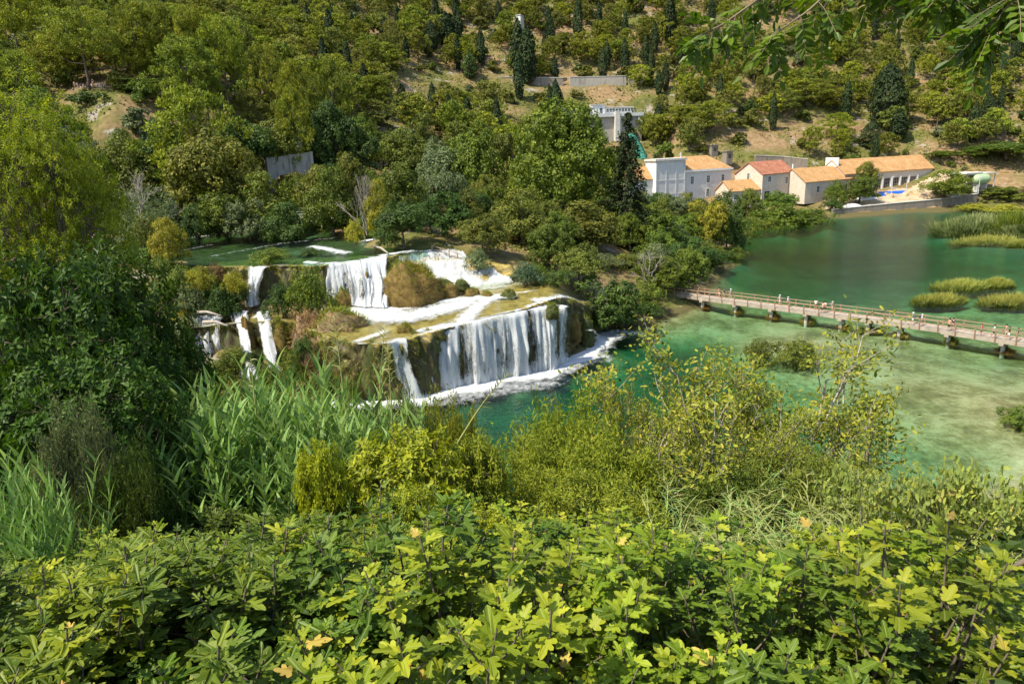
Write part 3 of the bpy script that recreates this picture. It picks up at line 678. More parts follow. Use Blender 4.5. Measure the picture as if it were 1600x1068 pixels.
# white power house
PH = math.radians(20)
p = aty(1068.5, 269.5, 262); org = np.array([p[0], p[1], 0]); ze = p[2]; zb = 3.0
r = thing('power_house', 'white three-storey power house with orange hipped roof, green shutters and a windowless square tower', 'building', org, rz=PH)
L, D = 21.5, 13
mb = MB(); shell(mb, L, D, zb, ze); link('wall', mb.mesh('wall', M_greyshade), r)
mb = MB().bx((-.02, -.5, ze+.02), (L+.5, D+.5, ze+.75)); link('cornice', mb.mesh('cornice', M_white), r)
mb = gable_roof(MB(), L-.2, D, ze+1.0, 4.6, .3, .25, hipR=6.5); link('roof', mb.mesh('roof', M_orange, uv=True), r)
I = lambda V: V
for x in (3.8, 11.0, 17.6):
    window(r, I, x, ze-4.4, 1.25, 2.7, mat=M_shut)
for x, h in ((3.6, 1.4), (10.9, 2.8), (17.4, 2.8)):
    window(r, I, x, ze-9.4+(2.8-h)/2, 1.25, h, mat=M_shut)
TW, TD = 12.6, 6.2; zt = aty(1060, 250, 262)[2]
mb = MB().bx((-TW, -.9, zb), (-.03, TD, zt)); tw = link('tower', mb.mesh('tower', M_greyshade), r)
mb = MB()
mb.bx((-TW-.06, -.95, zb), (-TW-.005, TD+.05, zt-.01)); link('tower_sunlit_face', mb.mesh('tower_sunlit_face', M_white), tw)  # thin white slab: sunlight on the left face put into its colour
mb = MB()
for x in (-TW, -TW*.667, -TW*.333, -.45): mb.bx((x, -1.05, zb), (x+.42, -.905, zt-.3))
for z in (zt-7.2, zt-12.2):
    for x in (-TW, -TW*.667, -TW*.333): mb.bx((x+.43, -1.02, z), (x+TW/3-.02, -.905, z+.4))
link('pilaster_grid', mb.mesh('pilaster_grid', M_greyshade), tw)
mb = MB().bx((-TW-.5, -1.4, zt+.01), (.4, TD+.4, zt+.75)); link('flat_roof', mb.mesh('flat_roof', M_paleconc), tw)
mb = MB().bx((-.9, 1, zt+.76), (-.5, 1.4, zt+2.6)).bx((-1.1, .8, zt+1.8), (-.3, 1.6, zt+2.0)); link('vent_pipe', mb.mesh('vent_pipe', M_steel), tw)
for z in (zt-9, zt-14):
    mb = MB().bx((-TW-.12, 2.0, z), (-TW-.065, 3.2, z+3)); link('window', mb.mesh('window', M_glass), tw)
mb = MB().bx((-TW-11, 1.2, zb), (-TW-.08, 10, ze-1.5)); wg = link('wing', mb.mesh('wing', M_greyshade), r)
M_ = lambda V: V+np.array([-TW-11, 1.2, 0])
mb = gable_roof(MB(), 10.9, 8.8, ze-1.4, 4.2, .3, .25, M=M_); link('wing_roof', mb.mesh('wing_roof', M_orange, uv=True), wg)

def simple_house(name, label, px, py, y, phi, L, D, zb, hr, wallm, roofm, wins=(), lwins=(), gablem=None, hipR=0):
    p = aty(px, py, y); ze = p[2]
    r = thing(name, label, 'building', (p[0], p[1], 0), rz=phi)
    mb = shell(MB(), L, D, zb, ze, hr, None, bool(hipR)); link('wall', mb.mesh('wall', wallm), r)
    mb = gable_roof(MB(), L, D, ze+.12, hr, .4, .25, hipR); link('roof', mb.mesh('roof', roofm, uv=True), r)
    for x, z, w, h in wins: window(r, I, x, ze+z, w, h)
    for x, z, w, h in lwins: window(r, I, x, ze+z, w, h, side='left', D=D)
    return r, ze
r, ze = simple_house('stone_house', 'cream stone house with weathered red-brown roof beside the long workshop', 1192, 272, 258, math.radians(30), 17.5, 13, 2.5, 4.2, M_cream, M_redtile,
    wins=[(3.8, -3.0, 1.5, 1.9), (13.4, -4.2, 1.4, 2.4)], lwins=[(6.4, -2.0, 1.1, 2.2)])
mb = MB().bx((1.5, -.06, ze-10), (4.2, .3, ze-6.4)); link('door', mb.mesh('door', M_glass), r)
r, ze = simple_house('lean_to_shed', 'low stone shed with an orange tiled roof against the right end of the power house', 1142, 298.5, 254, math.radians(20), 15, 9, 2, 3.4, M_cream, M_orange,
    wins=[(2.2, -3.2, 1.5, 1.9), (7.0, -3.0, 1.1, 1.3)])
r, ze = simple_house('long_workshop', 'long low cream workshop with a faded orange tiled roof, its left gable in full sun', 1259, 284, 258, math.radians(24), 34, 13.5, 3, 4.6, M_cream, M_orange,
    wins=[(6.5, -4.2, 1.4, 2.2), (14, -4.2, 1.4, 2.2), (21, -4.2, 1.4, 2.2)])
mb = MB().bx((-.05, 6.55, ze+4.5), (.35, 6.95, ze+6.3)); link('finial', mb.mesh('finial', M_white), r)
# hall with tall windows
pe = aty(1458, 261.5, 283); PHI = math.radians(20); L, D = 46, 13.5
org = pe-np.array([math.cos(PHI), math.sin(PHI), 0])*L; ze = pe[2]; zb = 3.0
r = thing('turbine_hall', 'large hall with bright orange tiled roof and a row of tall dark windows', 'building', (org[0], org[1], 0), rz=PHI)
zf = ze-8.6
mb = shell(MB(), L, D, zb, ze, 4.9); link('wall', mb.mesh('wall', M_cream), r)
mb = gable_roof(MB(), L, D, ze+.12, 4.9, .5, .28); link('roof', mb.mesh('roof', M_orange, uv=True), r)
mb = MB().bx((0, -.14, ze-2.9), (L-1.2, -.005, ze-2.55)).bx((0, -.22, ze-.65), (L, -.006, ze-.3)); link('string_course', mb.mesh('string_course', M_cream), r)
for k in range(7):
    x = L-10.5-k*4.6; window(r, I, x, zf+.7, 3.0, 5.0, bars=(2, 3), frame=M_cream)
for k in range(8):
    x = L-8.2-k*4.6; mb = MB().bx((x-.32, -.4, zf-1), (x+.32, -.008, zf+6.2)); link('pilaster', mb.mesh('pilaster', M_white), r)
mb = MB().bx((-.25, 3.5, ze+2.4), (.2, 10, ze+5.9)); link('gable_parapet', mb.mesh('gable_parapet', M_white), r)

# hillside intake with gallery of windows, buttresses, green pipe
p0 = aty(884, 212, 322); p1_ = aty(1002, 205, 330); zi = aty(960, 182, 322)[2]
phi = math.atan2(6, p1_[0]-p0[0]); L = 36
r = thing('intake_house', 'grey concrete water intake on the hillside with a white gallery of small windows', 'building', (p0[0], p0[1], 0), rz=phi)
zt = zi+3.4; zb = zt-15
mb = MB().bx((0, 0, zb), (L, 12, zt-3.4)); link('dam_wall', mb.mesh('dam_wall', M_concrete), r)
mb = MB().bx((-1, -1.2, zt-3.38), (L+.6, 12.5, zt-1.9)); link('walkway_slab', mb.mesh('walkway_slab', M_greyshade), r)
mb = MB().bx((0, 2.0, zt-1.88), (L-4, 7, zt+.6)); g = link('gallery', mb.mesh('gallery', M_white), r)
mb = MB().bx((-.4, 1.4, zt+.62), (L-3.4, 7.5, zt+.95)); link('gallery_roof', mb.mesh('gallery_roof', M_paleconc), g)
for k in range(20):
    x = 5.4+k*1.45
    if 13 < x < 19.2: continue
    mb = MB().bx((x, 1.9, zt-1.2), (x+.95, 1.995, zt+.1)); link('window', mb.mesh('window', M_glass), g)
mb = MB().bx((13, 1.2, zt-1.9), (18.8, 6, zt+1.9)); c = link('gatehouse', mb.mesh('gatehouse', M_white), r)
mb = MB().bx((12.6, .8, zt+1.92), (19.2, 6.4, zt+2.25)); link('roof', mb.mesh('roof', M_paleconc), c)
mb = MB().bx((16.4, 1.1, zt-1.6), (17.6, 1.19, zt+.6)); link('door', mb.mesh('door', M_glass), c)
mb = MB().bx((22.6, -2.6, zb), (24.8, -.02, zt-1.2)).bx((25.0, -1.6, zb), (25.8, -.03, zt-3.6)); link('buttress', mb.mesh('buttress', M_paleconc), r)
mb = MB().bx((34, -1.0, zt-6), (36, -.02, zt-1.8)); link('buttress', mb.mesh('buttress', M_paleconc), r)
mb = MB()
for k in range(24): mb.bx((k*1.6, -1.15, zt-1.88), (k*1.6+.08, -1.07, zt-.9))
mb.bx((0, -1.15, zt-.9), (37, -1.05, zt-.8)); link('railing', mb.mesh('railing', M_steel), r)
pp = aty(917, 190, 318)
t = thing('stand_pipe', 'thin vertical green pipe standing in front of the concrete intake', 'pipe', (pp[0], pp[1], pp[2]-9))
link('pipe', MB().tube([(0, 0, 0), (0, 0, 8), (0, 0, 14.5)], .85, 12).mesh('pipe', M_metalg, True), t)
for z in (7, 14.3): link('flange', MB().tube([(0, 0, z), (0, 0, z+.3)], 1.05, 12).mesh('flange', M_metalg), t)
pts = [aty(984, 212, 318), aty(991, 222, 312), aty(997, 233, 304), aty(1004, 249, 292), aty(1007, 262, 284)]
t = thing('penstock', 'fat dark green water pipe running down the slope from the intake to the power house', 'pipe', pts[2])
PP = np.array(pts)-pts[2]; PF = np.stack([np.interp(np.linspace(0, 4, 25), range(5), PP[:, i]) for i in range(3)], -1)
link('pipe', MB().tube(PF, 2.0, 18).mesh('pipe', M_metalg, True), t)
mb = MB()
for k in range(1, 24, 2):
    d = (PF[k+1]-PF[k-1]); d /= np.linalg.norm(d); mb.tube([PF[k]-d*.22, PF[k]+d*.22], 2.25, 18)
link('ring_flange', mb.mesh('ring_flange', M_metalg), t)

# walls on the slope
def wall_line(name, label, pts, h, th=.8, mat=None, cap=.25, down=3.0):
    """a wall along world points (top line), with coping"""
    pts = [np.asarray(p, float) for p in pts]; o = pts[0].copy()
    t = thing(name, label, 'wall', o); mb = MB(); cp = MB()
    for a, b in zip(pts[:-1], pts[1:]):
        d = b-a; n = np.array([-d[1], d[0], 0]); n /= np.linalg.norm(n)
        for mbx, z0, z1, w in ((mb, -h-down, 0, th), (cp, .004, cap, th+.25)):
            V = [a+n*w/2, a-n*w/2, b-n*w/2, b+n*w/2]
            V = np.array([v+[0, 0, z0] for v in V]+[v+[0, 0, z1] for v in V])-o
            mbx.add(V, [[0, 1, 2, 3][::-1], [4, 5, 6, 7], [0, 1, 5, 4], [1, 2, 6, 5], [2, 3, 7, 6], [3, 0, 4, 7]])
    link('wall_face', mb.mesh('wall_face', mat or M_stone), t); link('coping', cp.mesh('coping', M_paleconc), t); return t
def P(px, py, y): return aty(px, py, y)
wall_line('retaining_wall', 'stained concrete retaining wall with deep buttresses beside the hillside road', [P(890, 121, 350), P(912, 121, 351), P(945, 120, 352), P(978, 119, 353)], 4.5, 1.2, M_concrete)
wall_line('retaining_wall', 'low pale stone wall edging the hillside road between the cypresses', [P(628, 125, 345), P(700, 124, 347), P(790, 121, 350), P(880, 122, 350)], 2.0, .8, M_stone)
wall_line('retaining_wall', 'low stone wall of the hillside road right of the concrete buttresses', [P(982, 124, 353), P(1030, 125, 356)], 2.5, .8, M_concrete)
wall_line('retaining_wall', 'short pale terrace wall left of the intake house', [P(800, 192, 300), P(836, 190, 302)], 2.5, .9, M_paleconc)
wall_line('retaining_wall', 'grey rubble wall on the slope behind the stone house and workshop', [P(1180, 243, 285), P(1225, 245, 286), P(1262, 249, 284)], 3.5, .9, M_stone)
def quay(name, label, pix, h, up=0):
    wall_line(name, label, [P(*q)+np.array([0, 0, up]) for q in pix], h, 1.0, M_stone, .2)
quay('quay_wall', 'long rubble stone quay wall between the terrace and the lake', [(1300, 330.5, 246), (1330, 327, 248), (1390, 321, 250), (1467, 314, 253), (1526, 305.5, 256)], 2.2, .65)
quay('quay_wall', 'low upper stone kerb wall across the sandy terrace', [(1330, 318.5, 257), (1390, 313.5, 259), (1448, 308, 262)], .9)
# small outbuildings on the slope
def hut(name, label, px, py, y, w, d, h, mat, roofm, phi=.3):
    p = aty(px, py, y); r = thing(name, label, 'hut', p, rz=phi)
    link('wall', MB().bx((-w/2, 0, -2.5), (w/2, d, h)).mesh('wall', mat), r)
    link('roof', MB().bx((-w/2-.3, -.3, h+.01), (w/2+.3, d+.3, h+.35)).mesh('roof', roofm), r)
    link('door', MB().bx((-.55, -.06, 0), (.6, -.005, h*.62)).mesh('door', M_glass), r); return r
hut('small_hut', 'tiny white flat-roofed hut high on the wooded slope at the top', 808, 38, 395, 4.2, 4, 4.2, M_white, M_paleconc, -.5)
hut('small_hut', 'dark stone hut on the slope just above the power house roof, the upper of two', 1117, 236, 290, 3.0, 3, 2.2, M_stone, M_stone)
hut('small_hut', 'pale stone hut on the slope, the lower of two behind the power house', 1140, 247, 281, 2.8, 3, 2.5, M_stone, M_stone)
# pavilion, tank, lamp posts and building material on the terrace
p = aty(1524, 284, 262); r = thing('pavilion', 'flat-roofed pale pavilion behind the small tree at the right end of the terrace', 'building', p, rz=.3)
link('roof', MB().bx((-8, -3, 2.9), (6.5, 6, 3.3)).bx((-9, -3.4, 3.32), (-1, 4, 3.7)).mesh('roof', M_paleconc), r)
link('wall', MB().bx((-6, 0, -2), (5.6, 5.4, 2.89)).mesh('wall', M_cream), r)
for x in (-7.6, -3, 2, 6): link('post', MB().bx((x, -2.7, -2), (x+.3, -2.4, 2.88)).mesh('post', M_paleconc), r)
p = aty(1531, 291, 258); r = thing('storage_tank', 'rounded pale green storage tank on legs beside the pavilion', 'tank', p, rz=.25)
a = np.linspace(-1, 1, 13); mb = MB().tube([(q*3.6, 0, 2.6) for q in a], [1.9*math.sqrt(max(.02, 1-abs(q)**5)) for q in a], 16); link('vessel', mb.mesh('vessel', solid('pale_green_tank', (.30, .40, .22), .5, .15), True), r)
for x in (-2, 2): link('leg', MB().bx((x-.2, -1, -2), (x+.2, 1, 1.2)).mesh('leg', M_steel), r)
def lamp(px, py, y, h, label):
    p = aty(px, py, y); r = thing('lamp_post', label, 'street lamp', p, group='lamp posts on the terrace')
    link('pole', MB().tube([(0, 0, -1.5), (0, 0, h*.5), (0, 0, h)], [.13, .11, .09], 8).mesh('pole', M_steel), r)
    link('lamp_head', MB().bx((-.15, -.9, h-.05), (.15, .25, h+.15)).mesh('lamp_head', M_steel), r)
lamp(1393, 300, 258, 5.6, 'white lamp post in front of the hall windows by the blue tarpaulin')
lamp(1416, 297, 260, 3.6, 'short lamp post before the right end of the hall windows')
lamp(1529, 296, 255, 4.4, 'thin white lamp post in front of the green tank')
M_blue = solid('blue_tarpaulin', (.02, .10, .42), .45, .3, 1.5)
M_whsheet = solid('white_sheeting', (.74, .72, .68), .7, .15, 1)
M_sand = solid('piled_sand', (.50, .33, .17), .95, .25, .8)
def heap(name, label, cat, px, py, y, w, d, h, mat, seed, group=None):
    p = aty(px, py, y); p[2] = g1(p[0], p[1])
    u = np.linspace(-1, 1, 15); U, Vv = np.meshgrid(u, u, indexing='ij'); rr = np.clip(1-np.maximum(abs(U), abs(Vv))**3, 0, 1)
    Z = rr*h*(.45+.9*fbm(U*2+seed, Vv*2+seed, seed))-.25*(1-rr)
    return tag(link(name, MB().grid(U*w/2, Vv*d/2, Z).mesh(name, mat, True), None, p), label, cat, group)
heap('tarpaulin', 'bright blue tarpaulin spread along the foot of the hall windows, long right piece', 'tarpaulin', 1398, 300.5, 264, 14, 2.4, 1.0, M_blue, 3)
heap('tarpaulin', 'crumpled blue tarpaulin left of the lamp post before the hall', 'tarpaulin', 1371, 304, 261, 6, 2.4, 1.3, M_blue, 4)
heap('sheeting', 'white sheeting heaped on the sandy terrace below the blue tarpaulin', 'sheeting', 1352, 313, 259, 9, 3.5, 1.2, M_whsheet, 5)
heap('sheeting', 'white sheeting lying at the left end of the quay by the bush', 'sheeting', 1331, 324.5, 252, 7, 3, 1.0, M_whsheet, 6)
heap('sand_pile', 'orange sand pile beside the tree in front of the long workshop', 'sand pile', 1350, 308, 262, 11, 4, 2.2, M_sand, 7)
heap('sand_pile', 'low sand pile on the terrace before the hall door', 'sand pile', 1422, 299, 262, 6, 3, 1.2, M_sand, 8)
heap('sand_pile', 'pale rubble spread right of the small terrace tree', 'sand pile', 1490, 302, 258, 8, 4, .9, M_paleconc, 9)

# old arched wall on the left bank
p = aty(487, 240, 166); q = aty(414, 247, 160); d = p-q; L = math.hypot(d[0], d[1]); phi = math.atan2(d[1], d[0])
r = thing('arched_wall', 'weathered pale concrete wall with low arches showing above the trees of the left bank', 'wall', q, rz=phi)
mb = MB(); prof = [(0, -9), (2.0, -9)]
for c in (3.6, 9.4):
    prof += [(c-2+2-2*math.cos(a), -5.2+1.4*math.sin(a)) for a in np.linspace(0, math.pi, 9)]+[(c+2.2, -9)] if c < 9 else [(c-2-.0, -9)]+[(c-2+2-2*math.cos(a), -5.2+1.4*math.sin(a)) for a in np.linspace(0, math.pi, 9)]+[(c+2, -9)]
prof += [(L, -9), (L, .9), (0, 0)]
mb.prism(prof, -.7, .7, lambda V: np.stack([V[:, 0], -V[:, 2], V[:, 1]], -1)); link('wall_face', mb.mesh('wall_face', M_oldwall), r)
mb = MB()
for x in (0.02, L*.47, L-.8): mb.bx((x, -.95, -9), (x+.7, -.72, .15+.9*x/L))
link('pier', mb.mesh('pier', M_oldwall), r)
link('chimney', MB().bx((L-3.2, .8, -3), (L-1.8, 2.2, 4.2)).mesh('chimney', M_concrete), r)

# ------------------------------------------------------------------ foot bridge
ZD = 1.75
def on_deck(px, py): return atz(px, py, ZD)
near = [atz(px, py, ZD-.35) for px, py in [(1018, 457.5), (1028, 459), (1200, 482), (1400, 508.5), (1472, 518.5), (1600, 538.5)]]
near.append(near[-1]+(near[-1]-near[-2])*2.2)
near = np.array(near); dirs = np.gradient(near, axis=0); dirs[:, 2] = 0; dirs /= np.linalg.norm(dirs, axis=1)[:, None]
br = thing('foot_bridge', 'long brown timber foot bridge with railings crossing the shallow green lake', 'bridge', (near[0][0], near[0][1], 0)); BO = np.array([near[0][0], near[0][1], 0])
seg = np.r_[0, np.cumsum(np.linalg.norm(np.diff(near[:, :2], axis=0), axis=1))]
def bpos(s, off, z):
    x = np.interp(s, seg, near[:, 0]); y = np.interp(s, seg, near[:, 1]); i = min(max(np.searchsorted(seg, s)-1, 0), len(seg)-2)
    d = near[i+1]-near[i]; d = d/np.linalg.norm(d); n = np.array([-d[1], d[0]])
    return np.array([x+n[0]*off, y+n[1]*off, z])
S5 = seg[4]; WID = 2.15
def strip(mb, s0, s1, o0, o1, z0, z1):
    ss = np.linspace(s0, s1, max(2, int((s1-s0)/2)+1))
    for a, b in zip(ss[:-1], ss[1:]):
        c = [bpos(a, o0, 0), bpos(a, o1, 0), bpos(b, o1, 0), bpos(b, o0, 0)]
        V = np.array([v+[0, 0, z0] for v in c]+[v+[0, 0, z1] for v in c])-BO
        mb.add(V, [[0, 1, 2, 3], [7, 6, 5, 4], [4, 5, 1, 0], [5, 6, 2, 1], [6, 7, 3, 2], [7, 4, 0, 3]])
mb = MB(); S_END = seg[-1]
k = 0; s = 0
while s < S_END-.3:       # planks
    w = WID if s < S5 else WID+.55
    lo = 0 if s < S5 else -.55
    strip(mb, s, s+.27, lo+.0, WID, ZD-.09+.012*math.sin(s*37), ZD+.012*math.sin(s*91)); s += .3
link('deck', mb.mesh('deck', M_deck), br)
mb = MB(); strip(mb, 0, S5, -.12, -.01, ZD-.48, ZD+.05); strip(mb, S5, S_END, -.67, -.56, ZD-.48, ZD+.05); strip(mb, 0, S_END, WID+.01, WID+.12, ZD-.48, ZD+.02); link('edge_beam', mb.mesh('edge_beam', M_deck), br)
rl = MB()
for z in (.62, 1.12):
    strip(rl, 0, S5, -.16, -.09, ZD+z-.05, ZD+z+.05); strip(rl, S5, S_END, -.71, -.64, ZD+z-.05, ZD+z+.05); strip(rl, 0, S_END, WID+.09, WID+.16, ZD+z-.05, ZD+z+.05)
link('handrail', rl.mesh('handrail', M_rail), br)
pm = MB().bx((-.07, -.07, -.5), (.07, .07, 1.2)).mesh('railing_post', M_rail)
s = .3; n = 0
while s < S_END and n < 100:
    for off in ((-.22 if s < S5 else -.77), WID+.22):
        p = bpos(s, off, ZD)-BO; link('railing_post', pm, br, p); n += 1
    s += 2.3
# piers where the photo shows them
PIERS = []
for px, py in [(1045,476),(1094,481),(1144,489),(1200,497),(1253,505),(1309,513),(1351,519),(1399,526),(1476,538),(1564,551),(1650,565),(1740,578)]:
    b = atz(px, py, 0)
    s = seg[np.argmin([np.hypot(*(bpos(q, .4, 0)[:2]-b[:2])) for q in seg])] if False else min(np.linspace(0, S_END, 400), key=lambda q: np.hypot(*(bpos(q, .4, 0)[:2]-b[:2])))
    c = bpos(s, .45, 0); c2 = bpos(s, 1.7, 0); PIERS.append((c+c2)/2)
    pr = MB().tube([c-BO+[0, 0, -2.5], c-BO+[0, 0, 0], c-BO+[0, 0, ZD-.75]], [.3, .27, .25], 9).tube([c2-BO+[0, 0, -2.5], c2-BO+[0, 0, 0], c2-BO+[0, 0, ZD-.75]], [.3, .27, .25], 9)
    po = link('pier', pr.mesh('pier', M_paleconc), br)
    cap = MB(); a, b2 = bpos(s-.25, -.1 if s < S5 else -.6, 0)-BO, bpos(s+.25, WID+.1, 0)-BO
    strip(cap, max(0, s-.28), s+.28, -.3 if s < S5 else -.75, WID+.25, ZD-.78, ZD-.49); link('crossbeam', cap.mesh('crossbeam', M_deck), po)
# wooden fence by the upper river and steps railing by the falls
def railing(name, label, pts, h, step=2.2, mat=None, rails=(.45, .95)):
    pts = [np.asarray(p, float) for p in pts]; o = pts[0]; t = thing(name, label, 'fence', o)
    sg = np.r_[0, np.cumsum([np.linalg.norm(b-a) for a, b in zip(pts[:-1], pts[1:])])]
    f = lambda s: np.array([np.interp(s, sg, [p[i] for p in pts]) for i in range(3)])-o
    pme = MB().tube([(0, 0, -.8), (0, 0, h*.5), (0, 0, h)], .09, 6).mesh('post', mat or M_wood)
    for s in np.arange(0, sg[-1]+.01, step): link('post', pme, t, f(s))
    mb = MB()
    for z in rails: mb.tube([f(s)+[0, 0, h*z] for s in np.linspace(0, sg[-1], 6)], .07, 6)
    link('rail', mb.mesh('rail', mat or M_wood), t)
railing('timber_fence', 'grey timber fence on the bank of the upper river under the trees', [aty(455, 351, 136), aty(480, 350, 136), aty(512, 349, 136), aty(545, 350, 136)], 2.0, 2.0, M_steel, (.3, .62, .96))
railing('timber_fence', 'timber handrail going down beside the upper waterfall under dark trees', [aty(676, 396, 107.5), aty(700, 403, 106.5), aty(722, 410, 105.5)], 1.3, 1.5)
p = aty(471, 352, 133); r = thing('sign_post', 'thin pale post with a crossbar standing before the river fence', 'post', p)
link('post', MB().tube([(0, 0, -1), (0, 0, 1.6), (0, 0, 3.1)], .1, 6).mesh('post', M_steel), r); link('crossbar', MB().bx((-.7, -.05, 2.5), (.7, .05, 2.62)).mesh('crossbar', M_steel), r)

# ------------------------------------------------------------------ people
def skin_mesh(name, pts, edges, rad, mat, sub=1):
    me = bpy.data.meshes.new(name); me.from_pydata([Vector(p) for p in pts], edges, [])
    o = bpy.data.objects.new(name, me); COL.objects.link(o)
    sk = o.modifiers.new('s', 'SKIN'); sk.use_smooth_shade = True
    for i, r in enumerate(rad): me.skin_vertices[0].data[i].radius = (r if np.ndim(r) else (r, r)) if not np.ndim(r) else tuple(r)
    me.skin_vertices[0].data[0].use_root = True
    ss = o.modifiers.new('d', 'SUBSURF'); ss.levels = sub; ss.render_levels = sub
    dg = bpy.context.evaluated_depsgraph_get(); dg.update()
    out = bpy.data.meshes.new_from_object(o.evaluated_get(dg)); out.name = name
    bpy.data.objects.remove(o); out.materials.clear(); out.materials.append(mat)
    for p in out.polygons: p.use_smooth = True
    return out
M_skin = solid('skin', (.50, .29, .19), .6, .08)
M_cloth = solid('cloth', (.6, .6, .6), .85, .1)
def figure(pose):
    """one continuous body facing +Y, 1.72 m; returns meshes body, hair, top, shorts"""
    s = {'stand': 0, 'walk': .26, 'lean': .06}[pose]; ln = .18 if pose == 'lean' else .03
    hip = np.array([0, 0, .92]); ch = np.array([0, ln*.7, 1.30]); nk = np.array([0, ln, 1.47]); hd = np.array([0, ln+.02, 1.60]); tp = np.array([0, ln+.0, 1.69])
    pts = [hip, [0, ln*.35, 1.10], ch, nk, hd, tp, [0, ln+.105, 1.585]]; ed = [(0,1),(1,2),(2,3),(3,4),(4,5),(4,6)]
    rad = [(.15,.11),(.13,.10),(.165,.11),(.055,.055),(.085,.10),(.06,.07),(.018,.02)]
    idx = {}
    for sd in (-1, 1):
        k = len(pts); w = s*sd
        pts += [[sd*.095, 0, .86], [sd*.105, w*.55+.03, .48], [sd*.105, w*1.0-.04*abs(np.sign(w)), .09], [sd*.115, w*1.0+.14, .035]]
        ed += [(0,k),(k,k+1),(k+1,k+2),(k+2,k+3)]; rad += [.088,.055,.04,.035]; idx['leg%d' % sd] = k
        k = len(pts)
        fwd = -w*.8+(.22 if pose == 'lean' else .02)
        el = [sd*.235, ln*.6+fwd*.35-.02, 1.13]; wr = [sd*.25, ln*.6+fwd+.06, .92+(.12 if pose == 'lean' else 0)]
        pts += [[sd*.185, ln*.8, 1.40], el, wr, [wr[0], wr[1]+.03, wr[2]-.08], [wr[0]+sd*.012, wr[1]+.035, wr[2]-.15], [wr[0]-sd*.03, wr[1]+.06, wr[2]-.09]]
        ed += [(2,k),(k,k+1),(k+1,k+2),(k+2,k+3),(k+3,k+4),(k+3,k+5)]; rad += [.058,.042,.03,(.022,.035),(.012,.025),.012]; idx['arm%d' % sd] = k
    body = skin_mesh('body', pts, ed, rad, M_skin)
    top = skin_mesh('shirt', [pts[2], pts[1], [0, ln*.1, .95], [0, ln*.95, 1.43]]+[pts[idx['arm-1']], (np.array(pts[idx['arm-1']])+pts[idx['arm-1']+1])/2, pts[idx['arm1']], (np.array(pts[idx['arm1']])+pts[idx['arm1']+1])/2],
        [(0,1),(1,2),(0,3),(0,4),(4,5),(0,6),(6,7)], [(.185,.13),(.155,.122),(.17,.13),(.08,.07),.075,.066,.075,.066], M_cloth)
    a, b = idx['leg-1'], idx['leg1']
    lp = lambda k, t: np.array(pts[k])*(1-t)+np.array(pts[k+1])*t
    sh = skin_mesh('shorts', [[0, 0, .90], [0, .01, 1.0], pts[a], lp(a, .85), pts[b], lp(b, .85)], [(0,1),(0,2),(2,3),(0,4),(4,5)], [(.17,.13),(.155,.12),.108,.085,.108,.085], M_cloth)
    hair = skin_mesh('hair', [[0, ln-.01, 1.66], [0, ln-.045, 1.60], [0, ln-.05, 1.53], [0, ln+.045, 1.675]], [(0,1),(1,2),(0,3)], [(.088,.088),(.092,.07),(.06,.04),(.07,.04)], M_cloth)
    return dict(body=body, shirt=top, shorts=sh, hair=hair)
FIG = {k: figure(k) for k in ('stand', 'walk', 'lean')}
HAT = MB(); aa = np.linspace(0, 2*np.pi, 15)[:-1]
HAT.tube([(0, .02, 1.655), (0, .02, 1.675)], [.17, .16], 14).tube([(0, .02, 1.676), (0, .02, 1.73), (0, .02, 1.755)], [.105, .098, .06], 14)
HATM = HAT.mesh('hat', M_cloth, True)
_cm = {}
def cloth(c):
    c = tuple(c)
    if c not in _cm: _cm[c] = solid('cloth', c, .85, .12)
    return _cm[c]
def person(loc, rz, label, pose='stand', top=None, shorts=(.05, .05, .06), hair=(.03, .02, .015), hat=None, group=None, sc=1.0):
    r = thing('person', label, 'person', loc, group, rz, sc)
    def part(nm, me, col=None):
        o = link(nm, me, r)
        if col is not None: o.material_slots[0].link = 'OBJECT'; o.material_slots[0].material = cloth(col)
    f = FIG[pose]; part('body', f['body'])
    if top is not None: part('shirt', f['shirt'], top)
    part('shorts', f['shorts'], shorts); part('hair', f['hair'], hair)
    if hat is not None: part('hat', HATM, hat)
    return r
BP = MB(); u = np.linspace(0, 1, 7)
BP.tube([(0, -.14, .98), (0, -.19, 1.02), (0, -.22, 1.12), (0, -.21, 1.3), (0, -.17, 1.42), (0, -.14, 1.45)], [.09, .15, .165, .155, .12, .06], 10)
BPM = BP.mesh('backpack', M_cloth, True)
def backpack(loc, rz, label, col):
    o = link('backpack', BPM, None, loc); o.rotation_euler = (0, 0, rz); o.material_slots[0].link = 'OBJECT'; o.material_slots[0].material = cloth(col)
    tag(o, label, 'backpack', 'backpacks carried on the bridge')
W_, K_, RD = (.75, .74, .72), (.03, .03, .035), (.45, .05, .05)
BR_ANG = math.atan2(-.72, .69)-math.pi/2
